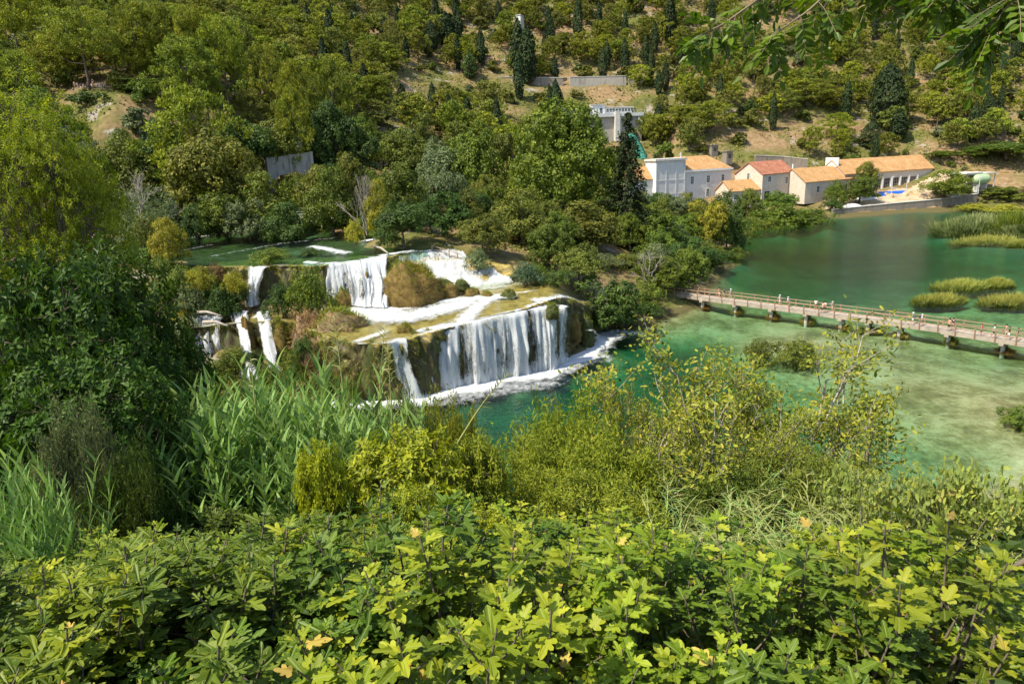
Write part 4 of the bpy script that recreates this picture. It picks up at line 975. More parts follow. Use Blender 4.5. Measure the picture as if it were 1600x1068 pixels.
PEOPLE = [
 (1046,457,0,'person in a white top at the left end of the bridge under the trees','walk',W_,(.25,.2,.15),None,None),
 (1093,464,3.1,'person in a dark red top, second from the left end of the bridge','stand',(.18,.06,.05),K_,None,None),
 (1124,467,3.1,'person in a salmon top and white shorts on the left part of the bridge','walk',(.55,.25,.18),W_,None,None),
 (1135,466,0,'person in a dark top just left of the white sun hat','walk',(.06,.06,.07),(.16,.16,.17),None,None),
 (1145,467,0,'person with a white sun hat and grey shirt on the left bridge part','walk',(.4,.42,.42),(.08,.09,.08),(.8,.8,.76),None),
 (1217,479,3.1,'person all in white with a blue sash, walking alone just left of the dark backpack','walk',W_,W_,(.75,.75,.72),None),
 (1231,482,0,'person in a white shirt carrying a large black backpack','walk',W_,(.05,.05,.06),(.75,.74,.7),K_),
 (1274,486,2.2,'person in a white T-shirt and black shorts at the far railing by the bridge centre','stand',W_,K_,None,None),
 (1283,492,1.2,'person in an orange and pink top crouching to look over the near railing','lean',(.65,.28,.18),(.05,.06,.09),None,None),
 (1288,490,1.4,'dark-haired person in white close behind the one in orange','stand',(.7,.62,.58),K_,None,None),
 (1300,489,0,'person in a beige hat and khaki shirt with a grey backpack','walk',(.42,.38,.28),(.5,.42,.32),(.7,.62,.45),(.15,.15,.16)),
 (1425,508,3.1,'person in a green shirt and white shorts with a cap','walk',(.08,.38,.2),W_,(.72,.72,.66),(.1,.1,.12)),
 (1440,511,0,'person in a white shirt with a black shoulder pack right of the green shirt','walk',W_,(.12,.13,.12),(.75,.75,.74),K_),
 (1478,521,1.2,'tanned bather in black shorts at the step of the bridge','stand',None,K_,None,None),
 (1488,518,2.2,'dark-haired bather in a dark bikini top at the far railing by the bridge step','stand',(.05,.04,.05),(.45,.26,.18),None,None),
 (1532,527,3.1,'person in a bright red top with a dark bag','stand',RD,(.14,.12,.1),None,None),
 (1552,530,0,'person in a white T-shirt and dark shorts walking right of the red top','walk',W_,(.05,.06,.08),None,None),
 (1571,529,3.0,'bather with bare back and white shorts, left one of the close pair','stand',None,W_,None,None),
 (1575,532,0,'person wrapped in a white towel with dark hair, right one of the close pair','walk',(.06,.05,.05),W_,None,None),
 (1587,534,0,'person in a black top and white shorts at the right edge of the view','stand',(.05,.05,.06),W_,None,None)]
for px, py, turn, lab, pose, top, sh, hat, bp in PEOPLE:
    p = atz(px, py-2, ZD)
    s = min(np.linspace(0, S_END, 500), key=lambda q: np.hypot(*(bpos(q, 1.0, 0)[:2]-p[:2])))
    # keep feet on the planks
    off = min(max(np.dot(p[:2]-bpos(s, 0, 0)[:2], (bpos(s, 1, 0)-bpos(s, 0, 0))[:2]), .25 if s < S5 else -.2), WID-.3)
    p = bpos(s, off, ZD+.012)
    rz = math.atan2(-.74, .67)-math.pi/2+turn
    person(p, rz, lab, pose, top, sh, (.03, .02, .015), hat, 'people on the foot bridge', random.uniform(.96, 1.04))
    if bp is not None: backpack(p, rz, 'backpack worn by the '+lab.split(' carrying')[0].split(' with a')[0], bp)
# group of visitors under the big umbrella pine on the left spur, one worker on the terrace
def gp(px, y):
    p = aty(px, 130, y); return np.array([p[0], p[1], g1(p[0], p[1])])
cols = [(.05,.05,.06),(.6,.35,.25),(.5,.5,.52),(.08,.09,.13),(.25,.2,.18),(.05,.04,.04),(.3,.08,.06),(.45,.45,.47)]
for k in range(16):
    px = 113+k*4.1+random.uniform(-1, 1); y = 177+random.uniform(-1.5, 2)
    person(gp(px, y), random.uniform(0, 6.28), 'visitor in the dark crowd under the umbrella pine on the left spur', random.choice(['stand', 'walk']), cols[k % 8], cols[(k*3+1) % 8], group='visitors under the umbrella pine', sc=1.05)
p = aty(1396, 303, 258); p[2] = g1(p[0], p[1]); person(p, 1., 'lone worker in black standing on the sandy terrace before the hall', 'walk', (.03,.03,.03), (.03,.03,.03))
p = aty(556, 352, 134); p[2] = g1(p[0], p[1])+.2; person(p, 2.8, 'person in a red shirt on the river path behind the yellow sapling', 'walk', (.6,.08,.06), (.1,.1,.12))
# ------------------------------------------------------------------ vegetation
M_bark = solid('bark', (.11, .085, .06), .95, .4, 2, .5)
M_bark2 = solid('pale_bark', (.30, .26, .21), .95, .3, 2, .4)
M_twig = solid('twigs', (.17, .13, .085), .95, .3, 3)
LM = {
 'pine': leafmat('pine_needles', [(.038,.055,.008), (.13,.15,.015), (.24,.24,.022)], .2, .6, .15, .45),
 'pine2': leafmat('pine_needles_grey', [(.042,.056,.012), (.13,.142,.024), (.22,.215,.04)], .2, .6, .15, .4),
 'brightpine': leafmat('bright_pine_needles', [(.045,.068,.007), (.155,.18,.014), (.27,.27,.02)], .22, .6, .15, .25),
 'cypress': leafmat('cypress_scales', [(.010,.019,.007), (.024,.038,.012), (.05,.066,.02)], .1, .65, .12, .35),
 'dark': leafmat('dark_leaves', [(.014,.028,.006), (.045,.078,.012), (.09,.13,.02)], .25, .5, .25, .3),
 'mid': leafmat('green_leaves', [(.026,.042,.007), (.085,.118,.013), (.165,.19,.022)], .28, .5, .22, .35),
 'bright': leafmat('bright_leaves', [(.025,.042,.006), (.088,.120,.012), (.185,.205,.022)], .32, .5, .22, .2),
 'olive': leafmat('olive_leaves', [(.030,.038,.008), (.100,.112,.017), (.185,.178,.026)], .25, .55, .18, .35),
 'grey': leafmat('grey_green_leaves', [(.035,.05,.02), (.10,.125,.05), (.19,.21,.09)], .25, .55, .2, .25),
 'yellow': leafmat('yellow_leaves', [(.06,.07,.010), (.22,.21,.022), (.36,.30,.03)], .35, .5, .2, .2),
 'blue': leafmat('bluish_fig_leaves', [(.015,.030,.014), (.045,.085,.035), (.10,.15,.07)], .2, .45, .35, .15),
 'brown': leafmat('brown_dry_leaves', [(.05,.035,.014), (.16,.105,.04), (.26,.18,.075)], .15, .7, .1, .3),
 'ochre': leafmat('ochre_moss', [(.05,.030,.006), (.15,.085,.015), (.25,.165,.03)], .15, .75, .1, .3),
 'moss': leafmat('moss_and_dry_grass', [(.045,.026,.007), (.12,.078,.015), (.16,.145,.02), (.17,.205,.028)], .15, .75, .1, .15),
 'reedpale': leafmat('pale_reeds', [(.04,.06,.015), (.11,.14,.04), (.20,.22,.09)], .25, .6, .15, .2),
 'sedge': leafmat('sedge_blades', [(.045,.06,.010), (.125,.150,.024), (.25,.25,.055)], .25, .6, .15, .2),
}
def unit(v): return v/(np.linalg.norm(v, axis=-1, keepdims=True)+1e-9)
def sph(n, up=-1.0):
    """random directions with z above up"""
    z = rng.uniform(up, 1, n); a = rng.uniform(0, 2*np.pi, n); r = np.sqrt(1-z*z)
    return np.stack([r*np.cos(a), r*np.sin(a), z], -1)
def cards(mb, Pp, N, L, Wd, tint, bend=.18, T=None):
    n = len(Pp); N = unit(N)
    r = rng.normal(size=(n, 3)) if T is None else T
    t = unit(r-(r*N).sum(1, keepdims=True)*N); b = np.cross(N, t)
    L = np.broadcast_to(L, (n,))[:, None]*rng.uniform(.7, 1.25, (n, 1)); Wd = np.broadcast_to(Wd, (n,))[:, None]*rng.uniform(.75, 1.2, (n, 1))
    V = np.stack([Pp-t*L*.5, Pp+b*Wd*.5+N*bend*Wd, Pp+t*L*.5, Pp-b*Wd*.5+N*bend*Wd], 1).reshape(-1, 3)
    F = np.arange(4*n).reshape(n, 4)
    mb.add(V, F, np.clip(tint, 0, 1))
def puffs(mb, lobes, nsub, ncard, rs, L, Wd, jit=.55, up=-.35, flat=1.0, upb=.2, tuft=False):
    for (c, R) in lobes:
        c = np.asarray(c, float); R = np.broadcast_to(np.asarray(R, float), (3,))
        D = sph(nsub, up); S = c+D*R*rng.uniform(.72, 1.0, (nsub, 1))
        lt = rng.uniform(-.12, .12)
        for k in range(nsub):
            r = rs*rng.uniform(.65, 1.3)
            d = unit(sph(ncard)+D[k]*.75)
            Pp = S[k]+d*np.array([r, r, r*flat])*rng.uniform(.45, 1.0, (ncard, 1))
            N = d+D[k]*.4+rng.normal(size=(ncard, 3))*jit+[0, 0, upb]
            cards(mb, Pp, N if not tuft else rng.normal(size=(ncard, 3))+N*.5, L, Wd, .45+lt+rng.uniform(-.2, .2)+rng.normal(size=ncard)*.17, T=None if not tuft else d+D[k]*.3+[0, 0, .7]+rng.normal(size=(ncard, 3))*.3)
def trunk(h, r, lobes, lean=(0, 0), limbs=8, k=6, top=.75, mat=None):
    mb = MB(); z = np.linspace(-.6, h*top, 7); t = np.clip(z/h, 0, 1)
    Pt = np.stack([lean[0]*t**1.5+.25*np.sin(t*5+lean[0])*r*2, lean[1]*t**1.5+.3*np.sin(t*4+1)*r*2, z], -1)
    mb.tube(Pt, np.interp(t, [0, .05, top, 1], [r*1.3, r, r*.45, r*.3]), k)
    idx = rng.permutation(len(lobes))[:limbs]
    for i in idx:
        c = np.asarray(lobes[i][0], float); s = min(.9*top, max(.2, (c[2]/h)*.72))
        a = np.array([np.interp(s*h, z, Pt[:, 0]), np.interp(s*h, z, Pt[:, 1]), s*h]); m = (a+c)/2+[0, 0, -.04*h]
        mb.tube([a, m, c], [r*.45, r*.3, r*.12], 5, False)
    return mb.mesh('trunk', mat or M_bark, True)
def P_pine(h, w, npad, ncard, L, lean=0, base=.42, umb=.0):
    """open Aleppo pine: flattened needle pads carried on limbs"""
    lobes = []
    lx, ly = lean*rng.uniform(-1, 1)*h*.15, lean*rng.uniform(-1, 1)*h*.15
    for i in range(npad):
        t = base+(1-base)*(i+.5)/npad; prof = (math.sin(math.pi*min(1, .12+.86*(t-base)/(1-base)))**.7) if not umb else (1-.55*abs((t-base)/(1-base)-.45))
        a = i*2.4+rng.uniform(-.5, .5); rad = w/2*prof*rng.uniform(.35, .82)
        s = w*rng.uniform(.17, .25)
        lobes.append(((math.cos(a)*rad+lx*t, math.sin(a)*rad+ly*t, t*h-s*.3), (s, s, s*.55)))
    lobes.append(((lx, ly, h*.93), (w*.2, w*.2, w*.12)))
    mb = MB(); puffs(mb, lobes, 7, max(4, ncard//(7*len(lobes))), w*.085, L, L*.36, .5, -.25, .7, .45, True)
    return dict(trunk=trunk(h, h*.02, lobes, (lx, ly), 10, 6, .85), crown=mb, w=w, h=h)
def P_cyp(h, w, n, L):
    mb = MB(); t = rng.uniform(.03, 1, n)**.9; a = rng.uniform(0, 2*np.pi, n)
    lump = 1+.25*(vnoise(a*2.5/6.28*4, t*9, int(rng.integers(99)))-.5)*2
    r = w/2*np.sin(np.pi*np.clip(t*.86+.14, 0, 1))**.75*rng.uniform(.6, 1.0, n)*lump
    Pp = np.stack([r*np.cos(a), r*np.sin(a), t*h], -1); N = np.stack([np.cos(a), np.sin(a), np.full(n, .35)], -1)+rng.normal(size=(n, 3))*.4
    cards(mb, Pp, N, L*1.4, L*.6, .4+.5*(lump-1)*2+rng.normal(size=n)*.2, T=np.tile([0, 0, 1.], (n, 1))+rng.normal(size=(n, 3))*.3)
    return dict(trunk=MB().tube([(0, 0, -.6), (0, 0, h*.3), (0, 0, h*.8)], [w*.09, w*.07, w*.02], 6).mesh('trunk', M_bark, True), crown=mb, w=w, h=h)
def P_broad(h, w, nl, nsub, ncard, L, low=.12, asp=.7, shape=1.0, rs=.11):
    lobes = []
    for i in range(nl):
        d = sph(1, -.75)[0]; R = w*rng.uniform(.17, .27)
        zc = h*(low+1)/2; rz = h*(1-low)/2
        c = d*np.array([w/2-R*.8, w/2-R*.8, rz-R*.6]); c[2] += zc
        if shape != 1: c[:2] *= np.interp((c[2]-h*low)/(h*(1-low)), [0, .4, 1], [shape, 1, .8])
        lobes.append((c, (R, R, R*.85)))
    lobes.append(((0, 0, h*.55), (w*.3, w*.3, h*.3)))
    mb = MB(); puffs(mb, lobes, nsub, ncard, w*rs, L, L*asp, .55, -.45)
    return dict(trunk=trunk(h, h*.022, lobes, (rng.normal()*.3, rng.normal()*.3), 7, 6, .6), crown=mb, w=w, h=h)
def P_shrub(h, w, nl, nsub, ncard, L, asp=.6):
    lobes = []
    for i in range(nl):
        a = rng.uniform(0, 6.28); q = rng.uniform(0, .36)*w; R = w*rng.uniform(.18, .28)
        lobes.append(((math.cos(a)*q, math.sin(a)*q, h*rng.uniform(.25, .75)*(1-q/w)), (R, R, h*.3)))
    mb = MB(); puffs(mb, lobes, nsub, ncard, w*.11, L, L*asp, .6, -.3)
    st = MB()
    for c, R in lobes[:6]: st.tube([(0, 0, -.4), (c[0]*.5, c[1]*.5, c[2]*.5), c], [h*.025, h*.018, h*.008], 5, False)
    return dict(trunk=st.mesh('stems', M_twig, True), crown=mb, w=w, h=h, tname='stems')
def P_spruce(h, w, n, L):
    mb = MB(); nb = 46; lobes = []
    st = MB().tube([(0, 0, -.8), (0, 0, h*.5), (0, 0, h*.98)], [h*.02, h*.013, h*.003], 7)
    for i in range(nb):
        t = .04+.95*(i/nb)**.85; for_r = w/2*(1-t)**.75*rng.uniform(.7, 1.15)+.25
        for q in range(5 if t < .8 else 3):
            a = i*1.3+q*1.257+rng.uniform(-.3, .3); k = max(14, int(n/(nb*5)*(.35+1.3*(1-t))))
            s = rng.uniform(.15, 1, k)**.7; drop = -.28*s**1.5+.10*s
            Pp = np.stack([np.cos(a)*s*for_r, np.sin(a)*s*for_r, t*h+drop*for_r], -1)+rng.normal(size=(k, 3))*[.28, .28, .14]
            N = np.stack([np.cos(a)*.4+0*s, np.sin(a)*.4+0*s, .8+0*s], -1)+rng.normal(size=(k, 3))*.45
            cards(mb, Pp, N, L, L*.5, .45+rng.normal(size=k)*.2, T=np.tile([math.cos(a), math.sin(a), -.5], (k, 1))+rng.normal(size=(k, 3))*.4)
            if q % 2 == 0: st.tube([(0, 0, t*h), (np.cos(a)*for_r*.9, np.sin(a)*for_r*.9, t*h-.2*for_r)], [.06, .02], 4, False)
    return dict(trunk=st.mesh('trunk', M_bark, True), crown=mb, w=w, h=h)
def fin(P): P['crown'] = P['crown'].mesh('crown', LM['mid']); return P
PR = {
 'pine': [fin(P_pine(12, 12, 19, 2600, .95, .8, b)) for b in (.30, .34, .42, .26, .38)],
 'midpine': [fin(P_pine(14, 13, 26, 10500, .55, .7, b)) for b in (.25, .38)],
 'umbrella': [fin(P_pine(16, 16, 24, 10500, .58, .6, .5, 1)) for b in (0, 1)],
 'cypress': [fin(P_cyp(14, w, 1500, .6)) for w in (3.2, 4.2, 3.6)],
 'fat_cypress': [fin(P_cyp(15, w, 2600, .6)) for w in (6.5, 5.5)],
 'far': [fin(P_broad(8, 9, 10, 8, 18, .9, .0)) for i in range(4)],
 'broad': [fin(P_broad(12, 10.5, 17, 13, 40, .44, -.04, .7, s, r)) for s, r in ((1, .10), (1.1, .11), (.8, .10), (1, .085), (1.2, .12))],
 'big': [fin(P_broad(24, 24, 46, 18, 34, .62, .03, .75, 1.05, .055))],
 'shrub': [fin(P_shrub(2.6, 4.2, 8, 7, 16, .34)) for i in range(4)],
 'willow': [fin(P_broad(8, 13, 18, 12, 24, .42, -.05, .35, 1.1, .09))],
 'spruce': [fin(P_spruce(26, 13, 9000, .75))],
 'bush': [fin(P_shrub(4, 5.5, 13, 12, 30, .26, .5)) for i in range(3)],
}
CATN = {'pine': ('pine_tree', 'pine tree'), 'midpine': ('pine_tree', 'pine tree'), 'umbrella': ('pine_tree', 'pine tree'), 'cypress': ('cypress_tree', 'cypress'), 'fat_cypress': ('cypress_tree', 'cypress'),
        'far': ('broadleaf_tree', 'tree'), 'broad': ('broadleaf_tree', 'tree'), 'big': ('broadleaf_tree', 'tree'), 'shrub': ('shrub', 'shrub'), 'bush': ('bush', 'bush'), 'willow': ('willow_bush', 'bush'), 'spruce': ('conifer_tree', 'conifer')}
NT = {}
def plant(kind, loc, w, h, mat, label, group=None, rz=None, which=None):
    L = PR[kind]; p = L[int(rng.integers(len(L))) if which is None else which]
    nm, cat = CATN[kind]; NT[nm] = NT.get(nm, 0)+1
    rz = rng.uniform(0, 6.28) if rz is None else rz
    t = thing(nm, label, cat, loc, group, rz, (w/p['w'], w/p['w'], h/p['h']))
    link(p.get('tname', 'trunk'), p['trunk'], t)
    c = link('crown', p['crown'], t); c.material_slots[0].link = 'OBJECT'; c.material_slots[0].material = LM[mat]
    PLACED.append((loc[0], loc[1], w/2)); return t
PLACED = []
def tree(kind, px, top, wpx, y, mat, label, group=None, hmin=2.5, which=None):
    q = aty(px, top+wpx*.3, y); z = g1(q[0], q[1]); zt = aty(px, top, y)[2]
    w = wpx*y/F; h = max(zt-z, hmin)
    if kind == 'bush' and h > 1.15*w: z = zt-1.15*w; h = 1.15*w
    return plant(kind, (q[0], q[1], z), w, h, mat, label, group, None, which)
rng = np.random.default_rng(21)
# --- named trees of the island and the river banks: kind, px, top, width, distance, leaves, label
TREES = [
 ('big',876,166,162,158,'bright','huge round bright green plane tree rising in the middle of the island'),
 ('spruce',981,172,84,150,'cypress','tall dark pointed conifer standing left of the white power house'),
 ('spruce',938,184,24,215,'cypress','small dark pointed conifer in front of the concrete intake'),
 ('broad',628,318,82,109,'dark','dark green dome tree at the head of the upper waterfall'),
 ('broad',688,302,84,116,'dark','dark tree with one pale branch right of the dome tree above the waterfall'),
 ('broad',752,338,78,109,'olive','olive tree above the handrail at the right of the upper waterfall'),
 ('bush',746,388,44,103,'grey','grey-green willow bush below the olive tree near the handrail'),
 ('broad',815,300,90,124,'olive','yellowish olive tree in the middle of the island slope'),
 ('bush',823,408,54,98,'blue','bluish fig bush at the right edge of the terrace pool'),
 ('broad',858,352,72,112,'mid','yellow-green tree behind the bluish fig bush'),
 ('broad',908,318,112,134,'olive','wide brownish tree under the plane tree on the island'),
 ('broad',905,385,84,108,'olive','greyish tree with dry brown twigs above the lower cascade'),
 ('broad',948,424,104,104,'dark','spreading dark tree hanging over the foam at the right of the lower waterfall'),
 ('bush',1012,438,62,112,'mid','fresh green fig bush at the left end of the foot bridge'),
 ('broad',1028,384,66,124,'grey','grey half dry tree behind the left end of the foot bridge'),
 ('broad',985,334,52,146,'bright','bright green clipped-looking dome tree, left of the two on the island point'),
 ('broad',1030,322,80,150,'bright','bright green dome tree with dark gaps, right of the two on the island point'),
 ('broad',1082,372,84,148,'dark','dark tree leaning over the water behind the foot bridge'),
 ('broad',1046,306,62,190,'grey','grey-green tree in front of the power house tower'),
 ('broad',1074,304,44,202,'olive','small olive tree in front of the power house windows'),
 ('broad',1106,303,62,170,'yellow','tall yellowish tree at the water edge of the island point'),
 ('broad',1139,302,58,172,'dark','dark tree at the outermost point of the island'),
 ('broad',765,286,52,142,'bright','fresh light green tree left of the plane tree foot'),
 ('broad',697,264,68,142,'grey','pale silvery tree behind the dark trees of the waterfall'),
 ('broad',625,257,80,128,'mid','pale yellow-green tree with visible trunks at the river bend'),
 ('broad',588,286,40,122,'yellow','slender yellow tree beside the bare grey trunks'),
 ('broad',690,223,72,166,'grey','dark grey-green tree behind the silvery tree'),
 ('broad',625,204,82,186,'olive','brown-olive dome tree upslope of the river bend'),
 ('broad',740,200,84,166,'bright','bright green tree left of the plane tree crown'),
 ('broad',800,192,66,192,'olive','olive tree squeezed between two bright crowns left of the intake'),
 ('umbrella',125,20,104,178,'pine','dark umbrella pine over the crowd on the left spur'),
 ('umbrella',8,-30,96,195,'brightpine','leaning pine at the top left corner of the view'),
 ('midpine',203,8,80,186,'brightpine','bright two-stemmed pine right of the umbrella pine on the left spur'),
 ('midpine',245,6,58,190,'pine','pine behind the two-stemmed pine on the left spur'),
 ('midpine',292,14,62,190,'brightpine','thin-topped pine near the top of the left slope'),
 ('umbrella',342,34,78,190,'brightpine','flat-topped bright pine with dark trunk on the left slope'),
 ('midpine',288,62,102,174,'pine','broad dome-shaped pine in the middle of the left slope'),
 ('midpine',415,74,64,188,'pine','slim pine right of the flat-topped pine'),
 ('midpine',456,98,58,182,'brightpine','light green pine above the arched wall'),
 ('midpine',515,99,64,188,'pine','dark-trunked pine right above the arched wall'),
 ('midpine',450,142,62,166,'brightpine','bushy bright pine close above the arched wall'),
 ('midpine',300,146,148,150,'brightpine','very wide bright pine with plume-like branches on the left bank'),
 ('broad',330,205,128,142,'olive','wide olive tree below the plume-branched pine'),
 ('broad',182,222,116,146,'olive','brown-olive tree left of the wide olive tree on the left bank'),
 ('broad',128,240,60,140,'dark','dark tree beside the yellow-green tree at the left edge'),
 ('broad',258,188,70,156,'dark','dark tree under the wide plumed pine'),
 ('broad',385,190,80,158,'dark','deep green tree left of the arched wall'),
 ('broad',432,183,84,166,'olive','olive tree directly behind the arched wall'),
 ('broad',520,163,70,172,'dark','dark tree right of the arched wall chimney'),
 ('broad',560,200,70,175,'dark','dark green tree upslope of the yellow-olive tree'),
 ('broad',494,262,70,142,'olive','yellow-olive tree right under the arched wall'),
 ('broad',540,243,62,136,'olive','rusty olive tree between arched wall and river bend'),
 ('broad',514,268,80,131,'mid','rounded tree overhanging the timber fence of the upper river'),
 ('broad',404,276,90,136,'mid','green tree on the river bank left of the timber fence'),
 ('broad',346,292,76,133,'mid','green tree on the river bank above the pale willow'),
 ('broad',448,320,70,129,'dark','low dark tree at the river edge left of the timber fence'),
 ('broad',383,306,64,130,'grey','grey-green tree at the river edge'),
 ('willow',228,302,138,128,'grey','pale grey willow thicket by the upper river rapids'),
 ('bush',302,318,62,130,'dark','dark bush right of the pale willow thicket'),
 ('bush',570,330,40,126,'dark','dark bush behind the yellow sapling'),
 ('shrub',132,138,66,170,'dark','dark shrub on the bare orange bank below the crowd'),
 ('broad',60,145,90,160,'dark','dark tree on the left edge of the bare bank'),
 ('broad',225,120,70,178,'mid','green shrubby tree right of the crowd'),
 # vegetation on the travertine steps
 ('bush',553,342,34,108,'yellow','bright yellow sapling standing above the upper waterfall'),
 ('bush',482,384,34,107,'dark','small dark bush beside the rapids above the upper waterfall'),
 ('bush',482,414,76,90,'bright','bright green bush in front of the left side of the upper waterfall'),
 ('bush',438,438,60,92.5,'dark','dark green bush left of the bright bush over the left falls'),
 ('bush',420,383,62,100,'mid','light green bush at the lip above the small left cascade'),
 ('bush',366,418,40,95,'yellow','yellow bush left of the small cascade'),
 ('bush',300,440,60,93.5,'grey','pale green bush above the left falls'),
 ('bush',345,456,54,93,'dark','dark grassy bush between the left falls'),
 ('bush',312,410,46,95,'yellow','yellowish bush behind the pale bush of the left falls'),
 ('bush',335,405,44,98,'brown','brownish bush in the middle of the left steps'),
 ('broad',262,342,54,101,'yellow','tall thin yellow-green sapling right of the dark fig trees'),
 ('bush',255,392,60,99,'mid','soft green bush under the yellow-green sapling'),
 ('bush',226,385,70,104,'mid','green bush beside the upper river behind the fig trees'),
 # around the houses and far shore
 ('bush',1225,318,130,232,'bright','bright green thicket on the shore in front of the stone house'),
 ('bush',1190,340,70,222,'bright','low bright bush at the water edge of the shore thicket'),
 ('bush',1270,328,60,234,'mid','green bush at the right end of the shore thicket'),
 ('broad',1170,296,44,240,'mid','small tree before the low tiled shed'),
 ('broad',1215,300,60,246,'mid','leafy tree before the stone house door'),
 ('broad',1344,276,52,256,'mid','dense tree between the workshop and the hall windows'),
 ('broad',1357,254,36,262,'olive','taller tree hiding the left part of the hall'),
 ('bush',1308,278,38,254,'mid','bush against the front of the long workshop'),
 ('bush',1300,310,36,248,'dark','dark bush at the left end of the quay wall'),
 ('broad',1478,268,66,254,'bright','feathery light green tree standing on the quay right of the hall'),
 ('broad',1470,236,56,290,'bright','bright tree behind the right end of the hall'),
 ('broad',1570,222,110,282,'mid','big round green tree at the right edge behind the pavilion'),
 ('broad',1590,290,90,250,'mid','green tree at the right edge by the far shore'),
 ('bush',1520,318,60,240,'yellow','yellow-green bush beside the small white weir'),
 ('bush',1575,318,70,232,'yellow','yellow-green bush at the right edge of the reed bank'),
 ('fat_cypress',1390,98,52,318,'cypress','broad dark cypress pair, the tallest on the slope above the hall'),
 ('cypress',1406,170,26,306,'cypress','slim dark cypress at the foot of the tall pair'),
 ('cypress',1326,124,16,322,'cypress','thin dark cypress beside the grey scree patch'),
 ('cypress',1526,160,18,300,'cypress','leaning thin cypress, left of two near the right edge'),
 ('fat_cypress',1551,150,34,304,'cypress','bulky grey cypress, right of two near the right edge'),
 ('fat_cypress',1362,190,34,300,'cypress','dark conifer directly behind the workshop roof'),
 ('cypress',1030,160,18,322,'cypress','narrow cypress right of the intake house'),
 ('cypress',808,30,24,352,'cypress','tall dark cypress, left of a pair above the road wall'),
 ('cypress',823,38,26,348,'cypress','tall dark cypress, right of a pair above the road wall'),
 ('cypress',809,78,17,332,'cypress','cypress crossing the road wall above the intake'),
 ('fat_cypress',672,32,24,362,'cypress','dark cypress, left of the three upslope of the long road wall'),
 ('cypress',695,18,22,372,'cypress','dark cypress, middle of the three upslope of the long road wall'),
 ('cypress',708,25,17,376,'cypress','dark cypress, right of the three upslope of the long road wall'),
 ('fat_cypress',868,125,30,330,'cypress','dark cypress directly left above the intake house'),
 ('cypress',903,-8,15,385,'cypress','thin cypress right of the white hut near the top'),
 ('cypress',1048,-15,17,385,'cypress','thin cypress at the top of the view right of the road'),
 ('fat_cypress',733,80,24,345,'dark','dark low conifer standing on the road wall'),
 ('midpine',1260,125,78,330,'pine','row-edge pine with bare trunks on the orange slope above the workshop'),
 ('midpine',1225,140,58,326,'pine2','pine at the left of the orange slope above the workshop'),
 ('midpine',1302,140,56,330,'pine','pine leaning over the bare ground left of the thin cypress'),
 ('midpine',1310,178,56,305,'brightpine','bright pine behind the workshop ridge'),
 ('midpine',1070,165,70,312,'pine','pale pine above the power house roof, left one'),
 ('midpine',1105,160,76,308,'pine','pale pine above the power house roof, right one'),
]
for t in TREES:
    sh = t[0] in ('broad',) and {'grey': 3, 'dark': 1}.get(t[5])
    tree(t[0], t[1], t[2], t[3], t[4], t[5], t[6], which=None)
# low bushes closing the edge of the island and the banks
for k, (px, top, w, y, mt) in enumerate([(870,452,60,99,'dark'),(905,462,56,101,'grey'),(975,470,60,106,'mid'),(1012,470,50,110,'dark'),(1050,440,60,128,'olive'),(1085,420,60,138,'dark'),(1112,408,54,150,'mid'),(1128,392,50,160,'dark'),(1146,380,44,168,'mid'),(1150,352,50,190,'olive'),(1160,338,60,208,'bright'),
    (840,430,50,101,'mid'),(600,352,46,114,'mid'),(1065,395,70,140,'dark'),(1100,372,70,156,'olive'),(1020,405,60,130,'mid'),(980,395,70,126,'olive'),(940,395,70,122,'grey'),(1130,345,60,186,'mid'),(1095,340,70,186,'olive')]):
    tree('bush', px, top, w, y, mt, {'dark': 'dark', 'grey': 'grey-green', 'mid': 'green', 'olive': 'olive', 'bright': 'bright'}[mt]+' bush filling the lower edge of the island', {'dark': 'dark', 'grey': 'grey-green', 'mid': 'green', 'olive': 'olive', 'bright': 'bright'}[mt]+' bushes at the island edge')
# bare trees
def bare_tree(px, top, y, label, spread=.5, mat=None, n=5, name='bare_tree'):
    q = aty(px, top, y); z = g1(q[0], q[1]); h = max(2, q[2]-z); mb = MB(); tr = MB()
    r = thing(name, label, 'bare tree', (q[0], q[1], z))
    def rec(mbx, p, d, L, rad, dep):
        e = p+d*L; m = (p+e)/2+rng.normal(size=3)*L*.06
        mbx.tube([p, m, e], [rad, rad*.8, rad*.6], 5, False)
        if dep:
            for k in range(int(rng.integers(2, 4))):
                rec(mb, p+d*L*rng.uniform(.55, 1), unit(d+rng.normal(size=3)*spread+[0, 0, .15]), L*rng.uniform(.55, .8), rad*.55, dep-1)
    rec(tr, np.array([0, 0, -.4]), np.array([rng.normal()*.1, rng.normal()*.1, 1.]), h*.4, h*.018, 0)
    for k in range(n): rec(mb, np.array([0, 0, h*.15+h*.05*k]), unit(rng.normal(size=3)*spread+[0, 0, 1.]), h*.33, h*.012, 4)
    link('trunk', tr.mesh('trunk', mat or M_bark2, True), r); link('branches', mb.mesh('branches', mat or M_bark2, True), r); return r
bare_tree(204, 276, 125, 'leafless grey tree standing in the pale willow thicket', .4)
bare_tree(566, 292, 123, 'bare pale trunks at the river bend beside the slender yellow tree', .25, None, 8)
bare_tree(1018, 392, 117, 'dead silvery twigs reaching from the trees at the bridge end', .6)

